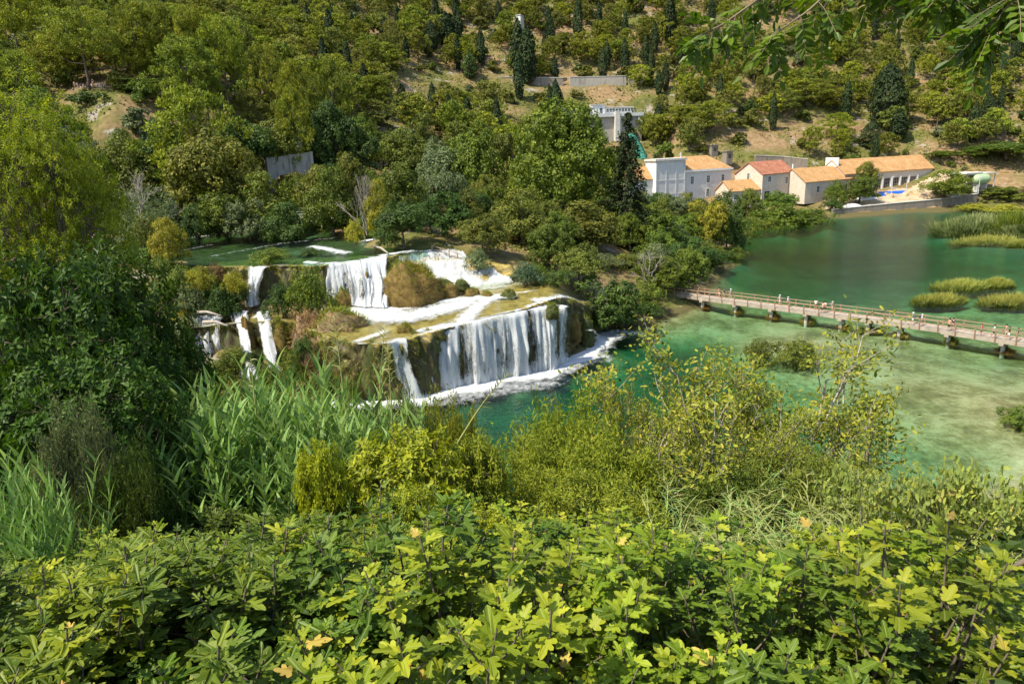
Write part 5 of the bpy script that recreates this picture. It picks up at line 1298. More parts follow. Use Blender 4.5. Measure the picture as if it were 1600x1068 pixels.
# --- scattered trees of the slopes
KEEP = [(983,238,1146,300,256), (1150,250,1242,304,252), (1135,278,1192,308,250), (1238,252,1340,300,252), (1330,240,1462,302,252), (1275,296,1560,332,238), (884,166,1004,216,317), (984,212,1014,252,284),
        (886,118,980,136,347), (630,119,884,129,343), (412,236,490,270,157), (799,20,818,40,380), (108,120,182,150,165), (80,140,150,175,150), (1105,220,1150,248,280), (1225,168,1300,200,300), (1335,165,1368,206,300), (1165,205,1232,248,285), (1400,205,1442,232,290), (890,142,1002,166,322), (800,152,850,172,315), (1496,262,1550,300,255)]
def blocked(x, y, z, w, h):
    a, b = proj((x, y, z)); c, d = proj((x, y, z+h)); hw = w*.5*F/math.hypot(x, y)
    for x0, y0, x1, y1, yb in KEEP:
        if y < yb+8 and a+hw*.8 > x0 and a-hw*.8 < x1 and d < y1-1 and b > y0: return True
        if abs(y-yb) < 22 and x0 < a < x1 and y0-4 < b < y1+10 and 250 < yb < 301: return True
    return False
SPARSE = [(1080,0,1260,70), (1150,195,1320,250), (890,130,1010,170), (1380,150,1460,240), (410,0,470,40), (1330,150,1380,210), (70,140,170,210), (1040,190,1120,235)]
def near_placed(x, y, r):
    A = np.array(PLACED); return bool((np.hypot(A[:, 0]-x, A[:, 1]-y) < (A[:, 2]*.55+r)).any())
def zone(px, py, y):
    if px < 640 and y < 235: return 'on the left slope above the upper river'
    if px < 640: return 'high on the left slope'
    if px < 890: return 'on the middle slope by the hillside road'
    if px < 1160: return 'on the slope around the intake and power house'
    if px < 1360: return 'on the slope above the workshop'
    return 'on the right slope above the hall'
for k in range(34):
    x, y = -rng.uniform(40, 92), rng.uniform(58, 104); z = g1(x, y)
    if z < .8 or near_placed(x, y, .5): continue
    w = rng.uniform(4, 7); mt = ['mid', 'olive', 'dark', 'grey'][k % 4]; ad = {'mid': 'green', 'olive': 'olive', 'dark': 'dark', 'grey': 'grey-green'}[mt]
    plant('bush', (x, y, z), w, w*rng.uniform(.6, .85), mt, f'{ad} bush on the near left bank behind the fig trees', f'{ad} bushes on the near left bank')
rng = np.random.default_rng(22)
cnt = dict(shrub=0)
cand = []
yy = 122.
while yy < 480:
    st = 7.3+max(0, (yy-200))*.005
    for xx in np.arange(-.86*yy, .86*yy, st): cand.append((xx+rng.uniform(-.45, .45)*st, yy+rng.uniform(-.5, .5)*st))
    yy += st*1.15
cand = np.array(cand); Zc_ = gtop(cand[:, 0], cand[:, 1])
LST = []
for (x, y), z in zip(cand, Zc_):
    if z < 1.2 or (13.0 > z and y < 140 and x < -5): continue
    if -26 > x and y < 134 and z < 14.4: continue
    px, py = proj((x, y, z))
    if not (-60 < px < 1660) or py < -60: continue
    island = x < 80 and y < 235 and px > 560
    sp = any(a < px < c and b < py < d for a, b, c, d in SPARSE)
    if sp and rng.random() > .6: continue
    if 236 < y < 287 and 45 < x < 235: continue
    if near_placed(x, y, 1.6 if y < 250 else .4): continue
    n = float(fbm(x*.03, y*.03, 61)); zn = zone(px, py, y); q = rng.random()
    if y > 225 or (px < 560 and z > 32):
        if q < .16 and y > 250 and n > .42: e = ('cypress', rng.uniform(3, 4.8), rng.uniform(11, 18), 'cypress', 'dark narrow cypress among the pines '+zn, 'cypresses '+zn)
        elif q < (.72 if y > 250 else .55):
            w = rng.uniform(9, 14.5); mt = rng.choice(['pine', 'pine2', 'brightpine'], p=[.45, .33, .22]); ad = {'pine': 'green', 'pine2': 'dull grey-green', 'brightpine': 'bright yellow-green'}[mt]
            e = ('pine' if y > 215 else 'midpine', w, rng.uniform(9, 13.5), mt, f'{ad} pine with flattened crown {zn}', f'{ad} pines {zn}')
        else:
            w = rng.uniform(4.5, 8.5); mt = rng.choice(['mid', 'olive', 'grey', 'dark'], p=[.35, .33, .2, .12]); ad = {'mid': 'green', 'olive': 'olive brown', 'grey': 'silvery', 'dark': 'dark'}[mt]
            e = ('far', w, w*rng.uniform(.6, .95), mt, f'small round {ad} tree {zn}', f'small {ad} trees {zn}')
    else:
        loc_ = 'on the island between river and lake' if island else 'on the wooded left bank'
        mt = rng.choice(['mid', 'olive', 'dark', 'grey'], p=[.38, .34, .16, .12]); ad = {'mid': 'mid green', 'olive': 'olive', 'grey': 'grey-green', 'dark': 'dark green'}[mt]
        e = ('broad', rng.uniform(6, 9.5), rng.uniform(5.5, 9), mt, f'{ad} bushy tree {loc_}', f'{ad} trees {loc_}')
    if blocked(x, y, z, e[1], e[2]): continue
    LST.append((e[1]/y, x, y, z)+e)
LST.sort(key=lambda t: -t[0])
rest = []
for e in LST:
    nm = CATN[e[4]][0]
    if NT.get(nm, 0) < 298: plant(e[4], e[1:4], e[5], e[6], e[7], e[8], e[9])
    else: rest.append(e)
cnt['rest'] = len(rest)
# the trees past the first 300 of a kind: one far wood
mb = {}
for e in rest:
    p = PR[e[4]][int(rng.integers(len(PR[e[4]])))]; me = p['crown']; n = len(me.vertices); V = np.empty(n*3); me.vertices.foreach_get('co', V); V = V.reshape(-1, 3)*[e[5]/p['w'], e[5]/p['w'], e[6]/p['h']]
    a = rng.uniform(0, 6.28); V = V@np.array([[math.cos(a), math.sin(a), 0], [-math.sin(a), math.cos(a), 0], [0, 0, 1]])+[e[1], e[2], e[3]]
    mb.setdefault(e[7], MB()).add(V, np.arange(n).reshape(-1, 4), np.clip(.45+rng.uniform(-.15, .15)+rng.normal(size=n//4)*.2, 0, 1))
if mb:
    al = MB(); me = None; idx = []; mats = []
    for k, (mt, m_) in enumerate(mb.items()):
        for v, f, a in zip(m_.V, m_.F, m_.A): al.add(v, f-f.min(), a); idx.append(np.full(len(f), k))
        mats.append(LM[mt])
    me = al.mesh('far_wood', mats); me.polygons.foreach_set('material_index', np.concatenate(idx).astype(np.int32))
    tag(link('far_wood', me), kind='stuff')
# shrubs on open ground between
for k in range(2600):
    y = rng.uniform(170, 440); x = rng.uniform(-.8, .82)*y
    z = g1(x, y)
    if z < 7: continue
    px, py = proj((x, y, z))
    if not (-30 < px < 1630 and -20 < py) or cnt['shrub'] >= 290: continue
    if near_placed(x, y, .8): continue
    w = rng.uniform(2, 4.6); h = w*rng.uniform(.45, .75)
    if blocked(x, y, z, w, h): continue
    zn = zone(px, py, y); mt = rng.choice(['mid', 'olive', 'grey', 'brown'], p=[.35, .35, .2, .1]); ad = {'mid': 'green', 'olive': 'olive', 'grey': 'grey', 'brown': 'dry brown'}[mt]
    plant('shrub', (x, y, z), w, h, mt, f'low {ad} shrub {zn}', f'low {ad} shrubs {zn}'); cnt['shrub'] += 1
# scrub and dry grass covering the slopes: uncountable
mb = MB(); n = 110000
y = rng.uniform(115, 460, n); x = rng.uniform(-.85, .85, n)*y; z = gz(x, y)
ok = (z > 6)&(fbm(x*.08, y*.08, 66) > .42)&~((y < 300)&(z < 10))&~((x < -20)&(y < 140)&(z < 14.5))
x, y, z = x[ok], y[ok], z[ok]; s = rng.uniform(.4, 1.1, len(x))*(.6+y/500)
cards(mb, np.stack([x, y, z+s*.25], -1), rng.normal(size=(len(x), 3))*.6+[-.2, -.3, .7], s, s*.6, rng.uniform(0, 1, len(x)))
tag(link('scrub', mb.mesh('scrub', LM['olive'])), kind='stuff')

# ------------------------------------------------------------------ rocks, mounds, sedge
def blob(rx, ry, rz, seed, nu=34, nv=20, amp=.3, fl=-.5):
    u = np.linspace(0, 2*np.pi, nu+1); v = np.linspace(math.asin(fl), np.pi/2, nv); Vv, U = np.meshgrid(v, u, indexing='ij')
    d = np.stack([np.cos(U)*np.cos(Vv), np.sin(U)*np.cos(Vv), np.sin(Vv)], -1)
    k = 1+amp*(fbm(d[..., 0]*1.6+9+d[..., 2], d[..., 1]*1.6+d[..., 2]*1.3+5, seed)-.5)*2.6+amp*(vnoise(d[..., 0]*3.1+d[..., 2]*2+7, d[..., 1]*3.1-d[..., 2]+3, seed+8)-.5)*.8+amp*.5*(fbm(d[..., 0]*5+d[..., 2]*3+20, d[..., 1]*5+d[..., 2]*4+20, seed+3)-.5)*2
    return d*k[..., None]*np.array([rx, ry, rz])
def strands(mb, Pp, D, L, Wd, tint, droop=.5, seg=3):
    """bent grass blades: root Pp, direction D"""
    n = len(Pp); D = unit(D); L = np.broadcast_to(L, (n,)); s = unit(np.cross(D, rng.normal(size=(n, 3))))
    pts = []; p = Pp.copy(); d = D.copy()
    for i in range(seg+1):
        w = np.broadcast_to(Wd, (n,))*(1-i/seg)*.5
        pts += [p-s*w[:, None], p+s*w[:, None]]
        p = p+d*(L/seg)[:, None]; d = unit(d+np.array([0, 0, -droop/seg])*1.6)
    V = np.stack(pts, 1); k = 2*(seg+1); b = np.arange(n)[:, None, None]*k
    q = np.array([[2*i, 2*i+1, 2*i+3, 2*i+2] for i in range(seg)])
    mb.add(V.reshape(-1, 3), (b+q[None]).reshape(-1, 4), np.repeat(np.clip(tint, 0, 1), seg))
def mound(name, label, cat, px, basepx, toppx, wpx, z0, matrock, matgrass, seed, nb=2500, bl=.55, droop=.9, group=None, ry=None, up=.5):
    b = atz(px, basepx, z0); d = math.hypot(b[0], b[1]); w = wpx*d/F; h = max(.5, (basepx-toppx)*d/F*1.0)
    ry = ry or w*.42; c = b+np.array([b[0]/d, b[1]/d, 0])*ry*.8
    r = thing(name, label, cat, (c[0], c[1], z0-.3), group)
    G = blob(w/2, ry, h*.92+.3, seed); link('rock', MB().grid(G[..., 0], G[..., 1], G[..., 2]).mesh('rock', matrock, True), r)
    if nb:
        i = rng.integers(0, G.shape[0]*G.shape[1], nb); Pp = G.reshape(-1, 3)[i]+rng.normal(size=(nb, 3))*.12*w/4
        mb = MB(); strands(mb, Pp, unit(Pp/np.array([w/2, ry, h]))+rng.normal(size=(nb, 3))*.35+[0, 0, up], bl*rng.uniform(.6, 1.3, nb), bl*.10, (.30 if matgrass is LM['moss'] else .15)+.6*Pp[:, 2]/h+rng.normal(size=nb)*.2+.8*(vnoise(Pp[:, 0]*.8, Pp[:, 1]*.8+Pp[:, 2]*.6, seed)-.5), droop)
        link('grass_cover', mb.mesh('grass_cover', matgrass), r)
    return r
M_mossrock = solid('mossy_rock', (.13, .085, .022), .85, .7, 1.2, .6)
M_darkmoss = solid('dark_moss', (.045, .055, .012), .85, .7, 1.4, .6)
M_brownrock = solid('brown_tufa', (.23, .15, .085), .9, .6, 1.1, .8)
mound('grassy_mound', 'big round ochre grass-covered mound standing in the terrace pool', 'mound', 650, 480, 410, 92, 7.6, M_mossrock, LM['moss'], 5, 9000, .6)
mound('grassy_mound', 'smaller green and ochre shoulder on the left of the big mound', 'mound', 621, 476, 424, 26, 7.6, M_darkmoss, LM['moss'], 6, 1500, .5)
mound('grassy_mound', 'low ochre mound at the left foot of the upper waterfall', 'mound', 537, 484, 458, 34, 7.4, M_mossrock, LM['moss'], 7, 1500, .4)
mound('tufa_mound', 'large brown overhanging tufa mound between the left falls and the main falls', 'rock', 535, 552, 492, 92, 4.0, M_brownrock, LM['moss'], 8, 7000, .7, 1.4)
mound('tufa_mound', 'pale brown root-hung tufa boulder left of the large brown mound', 'rock', 492, 560, 494, 56, 3.0, M_brownrock, LM['brown'], 9, 2600, 1.0, 2.0)
mound('mossy_rock', 'dark green mossy cliff at the left end of the main waterfall', 'rock', 590, 622, 528, 66, 0, M_darkmoss, LM['moss'], 10, 3500, .5)
mound('mossy_rock', 'ochre tufted rock on the lip left of the first stream', 'rock', 634, 540, 508, 36, 5.5, M_mossrock, LM['moss'], 11, 1600, .45)
mound('mossy_rock', 'mossy orange rock under the bushes left of the brown boulder', 'rock', 445, 575, 512, 44, 1, M_mossrock, LM['moss'], 12, 2600, .7, 1.4)
mound('mossy_rock', 'rusty wet rock between the two left falls', 'rock', 352, 570, 505, 22, 1, M_mossrock, LM['moss'], 14, 500, .4)
mound('mossy_rock', 'rusty mossy pillar between the twin left falls', 'rock', 393, 560, 495, 18, 2, M_mossrock, LM['moss'], 15, 500, .4)
mound('mossy_rock', 'slim ochre hump in the upper waterfall, right one', 'rock', 578, 474, 428, 12, 7.8, M_mossrock, LM['moss'], 16, 600, .3)
mound('mossy_rock', 'slim grey-green hump in the upper waterfall, left one', 'rock', 560, 474, 428, 13, 7.8, M_darkmoss, LM['moss'], 17, 500, .3)
for k, (px, b, t, w, z, lab) in enumerate([(703,466,432,28,8.2,'ochre tuft rock at the foot of the sloping cascade'), (690,452,428,34,9.2,'green tuft rock in the middle of the sloping cascade'), (738,462,446,22,8.4,'small ochre rock right in the sloping cascade'),
    (722,448,434,20,9.4,'small moss rock near the top right of the sloping cascade'), (762,466,450,20,8.2,'small brown rock at the right end of the sloping cascade'), (796,470,444,26,8,'reddish tuft at the right edge of the terrace pool'),
    (672,404,390,22,12,'moss rock at the top of the sloping cascade'), (857,525,498,10,4,'narrow moss pillar in the main waterfall, left of two'), (871,530,500,10,3.5,'narrow moss pillar in the main waterfall, right of two'),
    (916,528,492,20,1.5,'dark mossy nose at the right end of the main waterfall'), (898,520,486,18,3,'ochre mossy nose beside the dark one at the right end'), (863,488,474,16,7.8,'small ochre rock on the right lip of the main waterfall'),
    (650,540,516,14,5.6,'moss tuft on the lip between the first two streams'), (672,552,512,10,4.5,'green moss streak between the first streams')]):
    mound('mossy_rock', lab, 'rock', px, b, b-(b-t)*(.62 if b < 480 else .9), w*1.2, z, M_mossrock if k % 2 == 0 else M_darkmoss, LM['moss'], 20+k, 700, .35)
# hanging moss and grass over the cliff faces
for nm, (G, S_, Nn), n, thr in (('hanging_moss', CL1, 15000, .42), ('hanging_moss', CL2, 5000, .5)):
    a = rng.integers(0, G.shape[0], n); b = np.clip((rng.random(n)**1.3*G.shape[1]*.85).astype(int)+1, 1, G.shape[1]-1)
    Pp = G[a, b]; ok = (vnoise(S_[a, b]*.5, Pp[:, 2]*.35, 412) > np.where((Pp[:, 0] > -13) & (Pp[:, 0] < 8) | (nm == 'x'), thr+.2, thr-.08)); Pp = Pp[ok]; Dn = Nn[a][ok]
    mb = MB(); k = len(Pp); strands(mb, Pp, Dn+rng.normal(size=(k, 3))*.4+[0, 0, .15], rng.uniform(.3, .75, k), .07, .25+.35*vnoise(Pp[:, 0]*.6, Pp[:, 2]*.6, 414)+rng.normal(size=k)*.18+.03*Pp[:, 2], 1.3)
    tag(link(nm, mb.mesh(nm, LM['moss'])), kind='stuff')
for px, top, w, y, mt, lab in [(455,548,54,80.5,'mid','green bush at the foot of the brown boulder'), (505,575,60,78,'mid','green bush in front of the brown tufa mound'), (545,590,44,76.5,'olive','olive bush at the left foot of the mossy cliff'), (420,565,50,82,'bright','fresh bush at the foot of the twin left falls'), (330,560,60,84,'mid','low bush in the spray below the left falls'),
    (470,520,40,82,'dark','dark bush clinging between the two brown boulders'), (285,470,50,93,'yellow','yellowish bush at the far left end of the left falls'), (262,440,60,95,'mid','green bush on the left step behind the dark fig tree'),
    (330,578,70,80,'mid','green bush on the slope below the left falls, upper one'), (372,592,70,79,'olive','olive bush on the slope below the left falls'), (410,604,70,78,'mid','green bush on the slope below the twin left falls'), (364,538,66,86,'mid','green bush on the bare patch between the left falls'), (300,590,70,84,'mid','green bush below the leftmost stream of the left falls'), (345,588,60,83,'olive','olive bush in the spray between the left falls'), (282,540,60,88,'mid','green bush covering the left foot of the left falls'), (392,545,34,86,'dark','dark moss bush between the twin left falls'), (230,330,60,112,'olive','olive bush on the near bank of the upper river'), (190,385,70,106,'mid','green bush at the near edge of the river rapids'), (330,425,40,96,'dark','dark bush behind the left falls')]:
    tree('bush', px, top, w, y, mt, lab)
# sedge islands in the lake
for k, (px, b, t, w, mt, lab) in enumerate([(1500,453,438,62,'sedge','long sedge island with a purple tip, upper left in the lake'), (1556,449,436,36,'sedge','short sedge island, upper right in the lake'), (1464,475,460,60,'sedge','dark-edged sedge island, lower left in the lake'),
    (1588,477,460,74,'sedge','sedge island cut by the right edge of the view'), (1540,382,366,78,'sedge','low sedge bank in front of the tall reeds'), (1596,386,372,34,'sedge','small sedge bank at the right edge below the tall reeds')]):
    mound('sedge_island', lab, 'sedge', px, b, b-(b-t)*.22, w, 0, M_darkmoss, LM[mt], 40+k, 4600, 1.0, .55, None, w*.034, 1.2)
mound('reed_bank', 'broad bank of tall pale reeds on the right far shore', 'reeds', 1522, 368, 354, 92, .2, M_darkmoss, LM['reedpale'], 50, 8000, 1.9, .5, None, 8, 1.4)
mound('reed_bank', 'green reed bank right behind the tall pale reeds', 'reeds', 1590, 372, 350, 80, .2, M_darkmoss, LM['mid'], 51, 4500, 2.0, .5, None, 8, 1.4)
tree('bush', 1246, 527, 78, 84.5, 'mid', 'rounded green bush growing in the shallow water below the bridge'); tree('bush', 1188, 527, 52, 86.5, 'olive', 'dull bush in the shallows left of the rounded green one')
tree('bush', 1592, 640, 66, 62, 'mid', 'pale bush on the shallows at the right edge of the view')
for k, c in enumerate(PIERS[:10]):
    r = thing('pier_tuft', 'tuft of orange and green grass around the foot of a bridge pier', 'grass tuft', (c[0]+.1, c[1]-.2, -.25), 'grass tufts at the bridge piers')
    G = blob(1.35, 1.1, .55, 70+k); link('root_mat', MB().grid(G[..., 0], G[..., 1], G[..., 2]).mesh('root_mat', M_mossrock, True), r)
    n = 700; i = rng.integers(0, G.shape[0]*G.shape[1], n); Pp = G.reshape(-1, 3)[i]; mb = MB()
    strands(mb, Pp, unit(Pp)+rng.normal(size=(n, 3))*.3+[0, 0, .7], rng.uniform(.4, .9 if k % 3 else 1.3, n), .07, rng.uniform(0, 1, n), .7); link('blades', mb.mesh('blades', LM['ochre' if k % 2 else 'sedge']), r); r.scale = (rng.uniform(.6, 1.05), rng.uniform(.6, 1), rng.uniform(.5, 1.1)); r.rotation_euler = (0, 0, rng.uniform(0, 6))
# driftwood on the left falls
for k, (a, b, lab) in enumerate([((302,488),(345,493),'long bleached log lying across the left falls'), ((318,503),(356,509),'lower bleached log jammed in the left falls'), ((585,385),(607,396),'pale fallen branch above the upper waterfall')]):
    zz_ = 8.3 if k < 2 else 13.8; A, B = atz(*a, zz_), atz(*b, zz_); m = (A+B)/2+[0, .2, .25]
    tag(link('driftwood', MB().tube([A-A, m-A, B-A], [.24, .2, .1], 8).mesh('driftwood', M_bark2, True), None, A), lab, 'log')
rng = np.random.default_rng(31)
# ------------------------------------------------------------------ foreground plants
LM.update({
 'fig': leafmat('fig_leaves', [(.014,.028,.002), (.050,.083,.004), (.12,.16,.007), (.24,.26,.015), (.34,.25,.05)], .34, .5, .2, .3, 1.35, True),
 'figshade': leafmat('shade_toned_fig_leaves', [(.013,.030,.003), (.040,.072,.004), (.08,.12,.008), (.15,.185,.016)], .3, .5, .22, .3, 1.25, True),  # darker fig copy: cloud shade of the lower left put into its colour
 'figdark': leafmat('shaded_fig_tree_leaves', [(.014,.032,.004), (.036,.072,.007), (.075,.125,.013)], .3, .5, .2, .2, 1.2),  # shade over the left fig mass is painted into this leaf colour
 'limefig': leafmat('lime_leaves', [(.08,.105,.006), (.20,.23,.012), (.34,.34,.02)], .38, .45, .3, .15, 1.3),
 'elm': leafmat('yellow_green_elm_leaves', [(.045,.065,.004), (.12,.155,.008), (.24,.255,.014), (.33,.31,.02)], .38, .5, .2, .1),
 'tere': leafmat('terebinth_leaves', [(.035,.055,.008), (.11,.14,.014), (.21,.215,.022), (.29,.24,.03)], .32, .5, .25, .2),
 'lime': leafmat('fine_lime_leaves', [(.06,.085,.008), (.15,.18,.014), (.26,.27,.03)], .32, .5, .2, .15),
 'reed': leafmat('reed_leaves', [(.032,.072,.013), (.10,.18,.04), (.22,.31,.09)], .3, .5, .25, .15, 1.1),
 'reedy': leafmat('yellowish_reed_leaves', [(.06,.085,.015), (.15,.18,.045), (.27,.27,.10)], .3, .5, .3, .2, 1.1),
 'ash': leafmat('ash_leaflets', [(.020,.042,.003), (.055,.095,.006), (.11,.155,.010)], .4, .45, .3, .1, 1.3),
 'under': leafmat('undergrowth_leaves', [(.012,.025,.005), (.035,.058,.009), (.075,.10,.016)], .25, .55, .2, .2),
})
M_reedstem = solid('reed_stem', (.26, .27, .09), .6, .3, 2)
M_figstem = solid('fig_stem', (.12, .095, .065), .85, .3, 3, .3)
SH_BROAD = [(0,0),(-.05,.13),(.02,.30),(.14,.41),(.24,.36),(.29,.19),(.45,.36),(.60,.40),(.64,.30),(.56,.15),(.78,.19),(.93,.10),(1,0)]
SH_DEEP = [(0,0),(-.09,.08),(-.02,.30),(.10,.42),(.19,.34),(.21,.12),(.38,.33),(.58,.44),(.63,.33),(.43,.085),(.70,.15),(.92,.10),(1,0)]
SH_OVAL = [(0,0),(.12,.12),(.35,.22),(.6,.21),(.85,.11),(1,0)]
SH_LOBE = [(0,0),(-.03,.18),(.12,.34),(.30,.25),(.44,.36),(.60,.22),(.82,.16),(1,0)]
def leaves(mb, B, D, N, L, shape, tint, fold=.17, droop=.33, asp=1.0):
    """real leaf outlines: two folded halves along the midrib"""
    n = len(B); D = unit(D); S = unit(np.cross(N, D)); N = np.cross(D, S)
    L = np.broadcast_to(np.asarray(L, float), (n,))
    sh = np.array(shape); k = len(sh)
    fo = fold*rng.uniform(.4, 1.5, (n, 1)); dr = droop*rng.uniform(.2, 1.6, (n, 1))
    for sg in (1, -1):
        x = sh[:, 0][None]; y = sg*sh[:, 1][None]*asp
        z = fo*np.abs(y)-dr*x*x+.04*np.sin(x*9+y*7)
        V = B[:, None]+L[:, None, None]*(x[..., None]*D[:, None]+y[..., None]*S[:, None]+z[..., None]*N[:, None])
        f = np.arange(n*k).reshape(n, k)
        uv = np.broadcast_to(np.stack([sh[:, 0], sg*sh[:, 1]], -1)[None], (n, k, 2)).reshape(-1, 2)
        mb.add(V.reshape(-1, 3), f if sg > 0 else f[:, ::-1], np.clip(tint, 0, 1), uv=uv)
def rosette(mb, p, d, n, L, shape, span, tint0, **kw):
    """leaves spiralling round the last stretch of a shoot"""
    d = unit(np.asarray(d, float)); a = unit(np.cross(d, [.3, .2, .93])); b = np.cross(d, a)
    k = np.arange(n); t = k/max(1, n-1); an = k*2.4+rng.uniform(0, 6)
    rad = np.cos(an)[:, None]*a+np.sin(an)[:, None]*b
    pit = (.15+.75*t)[:, None]+rng.uniform(-.2, .2, (n, 1))
    D = rad*np.cos(pit)+d*np.sin(pit)+[0, 0, -.12]; N = d*np.cos(pit)-rad*np.sin(pit)+[0, 0, .5]+rng.normal(size=(n, 3))*.22
    B = p-d*span*(1-t)[:, None]+rad*.05
    ti = tint0+.18*t+rng.normal(size=n)*.12; ti[rng.random(n) < .01] = 1.0
    leaves(mb, B, D, N, L*rng.uniform(.5, 1.2, n)*(1.05-.4*t**3), shape, ti, **kw)
def curve(a, d, L, up, n=5):
    P_ = [np.array(a, float)]; d = unit(np.array(d, float))
    for i in range(n): P_.append(P_[-1]+d*L/n); d = unit(d+np.array([0, 0, up])/n+rng.normal(size=3)*.07)
    return np.array(P_), d
def P_fig(h, w, nst, L, shape, nleaf=9, sides=3):
    st = MB(); lf = MB()
    for i in range(nst):
        a = i*2.4+rng.uniform(-.3, .3); q = math.sqrt((i+.5)/nst); out = q*w*.5
        d0 = np.array([math.cos(a)*out, math.sin(a)*out, h*.75]); hh = h*rng.uniform(.72, 1.05)*(1.05-.3*q*q)
        Pc, de = curve((math.cos(a)*.15, math.sin(a)*.15, -.5), d0, hh+.5+out*.35, .7, 7)
        st.tube(Pc, np.linspace(.022, .008, len(Pc)), 5, False)
        rosette(lf, Pc[-1], de, nleaf, L, shape, .34, .40)
        for s in range(sides):
            j = int(rng.integers(3, 7)); aa = rng.uniform(0, 6.28)
            Pb, db = curve(Pc[j], unit(np.array([math.cos(aa), math.sin(aa), .5])+.3*unit(d0)), rng.uniform(.3, .65), 1.0, 4)
            st.tube(Pb, np.linspace(.011, .006, len(Pb)), 4, False)
            rosette(lf, Pb[-1], db, max(4, nleaf-2), L*.95, shape, .26, .30)
    return dict(trunk=st.mesh('stems', M_figstem, True), crown=lf, w=w, h=h, tname='stems', cname='leaves')
def P_figtree(h, w, nl, nsub, nleaf, L, shape, low=.1):
    lobes = []
    for i in range(nl):
        d = sph(1, -.6)[0]; R = w*rng.uniform(.16, .24); c = d*np.array([w/2-R*.7, w/2-R*.7, h*(1-low)/2-R*.6]); c[2] += h*(1+low)/2; lobes.append((c, R))
    lf = MB(); st = MB()
    for c, R in lobes:
        D0 = sph(nsub, -.5)
        for q in range(nsub):
            p = c+D0[q]*R*rng.uniform(.75, 1.05); d = unit(D0[q]+[0, 0, .35]+rng.normal(size=3)*.3)
            rosette(lf, p, d, nleaf, L, shape, L*1.3, .36+rng.uniform(-.18, .18), droop=.5)
            (q % 4 == 0) and st.tube([c, (c+p)/2+[0, 0, -.1], p], [.02, .012, .006], 4, False)
        st.tube([(rng.normal()*.2, rng.normal()*.2, -.5), (c[0]*.4, c[1]*.4, c[2]*.5), c], [.11, .08, .03], 6, False)
    return dict(trunk=st.mesh('trunk', M_figstem, True), crown=lf, w=w, h=h, tname='trunk', cname='crown')
def P_sparse(h, w, nst, dep, nleaf, L, shape, spread=.42, tubes=1.0, clus=.12):
    """open shrub: repeatedly forked branches with small leaf clusters along the twigs"""
    st = MB(); Bs = []; Ds = []
    def rec(p, d, Ln, r, k):
        Pc, de = curve(p, d, Ln, .25, 4); st.tube(Pc, np.linspace(r, r*.62, len(Pc)), 5 if r > .012 else 3, False)
        if k <= 1:
            for j in (2, 3, 4): Bs.append(Pc[j]); Ds.append(de)
        if k == 0: return
        for i in range(int(rng.integers(2, 4))):
            q = Pc[int(rng.integers(2, 5))]; rec(q, unit(de+rng.normal(size=3)*spread*np.array([1, 1, .7])), Ln*rng.uniform(.6, .82), r*.58, k-1)
    for i in range(nst):
        a = i*2.4; q = math.sqrt((i+.5)/nst)*.9
        rec(np.array([math.cos(a)*.25, math.sin(a)*.25, -.4]), unit(np.array([math.cos(a)*q*w/h, math.sin(a)*q*w/h, .85])), h*.36, h*.013*tubes, dep)
    Bs = np.repeat(np.array(Bs), nleaf, 0); Ds = np.repeat(np.array(Ds), nleaf, 0); n = len(Bs)
    D = unit(Ds*.5+rng.normal(size=(n, 3))*.8); lf = MB()
    leaves(lf, Bs+rng.normal(size=(n, 3))*clus, D, rng.normal(size=(n, 3))*.6+[0, 0, 1.], L*rng.uniform(.6, 1.2, n), shape, np.repeat(rng.uniform(.2, .8, n//nleaf), nleaf)+rng.normal(size=n)*.16, .2, .2)
    V = np.concatenate(st.V); sc_ = np.percentile(V[:, 2], 99.5)
    return dict(trunk=st.mesh('branches', M_bark2 if tubes >= .8 else M_twig, True), crown=lf, w=float(np.percentile(V[:, 0], 97)-np.percentile(V[:, 0], 3)), h=float(sc_), tname='branches', cname='leaves')
def P_reed(h, w, nst, nl, L, Wd, lean=.12, droop=1.0):
    st = MB(); lf = MB()
    for i in range(nst):
        a = i*2.4; q = math.sqrt((i+.3)/nst)*w*.5; b = np.array([math.cos(a)*q, math.sin(a)*q, -.4]); hh = h*rng.uniform(.72, 1.08)
        d = unit(np.array([rng.normal()*lean, rng.normal()*lean, 1.])); ax = rng.uniform(0, 6.28)
        Pc, de = curve(b, d, hh, 0, 8); st.tube(Pc, np.linspace(.015, .006, 9), 5, False)
        t = np.linspace(.22, 1, nl); B = np.stack([np.interp(t, np.linspace(0, 1, 9), Pc[:, k]) for k in range(3)], -1)
        sg = np.where(np.arange(nl) % 2, 1, -1); an = ax+np.arange(nl)*.25
        D = np.stack([np.cos(an)*sg, np.sin(an)*sg, np.full(nl, 1.25)+t*.9], -1)+rng.normal(size=(nl, 3))*.22
        strands(lf, B, D, L*rng.uniform(.7, 1.2, nl)*np.interp(t, [.2, .5, .9, 1], [.7, 1, .9, .6]), Wd*rng.uniform(.8, 1.2, nl), .35+.3*t+rng.normal(size=nl)*.14, droop*rng.uniform(.6, 1.3), 6)
    return dict(trunk=st.mesh('stems', M_reedstem, True), crown=lf, w=w, h=h, tname='stems', cname='leaves')
def finf(P, mt, uv=False): P['crown'] = P['crown'].mesh(P['cname'], LM[mt], uv=uv); P['mt'] = mt; return P
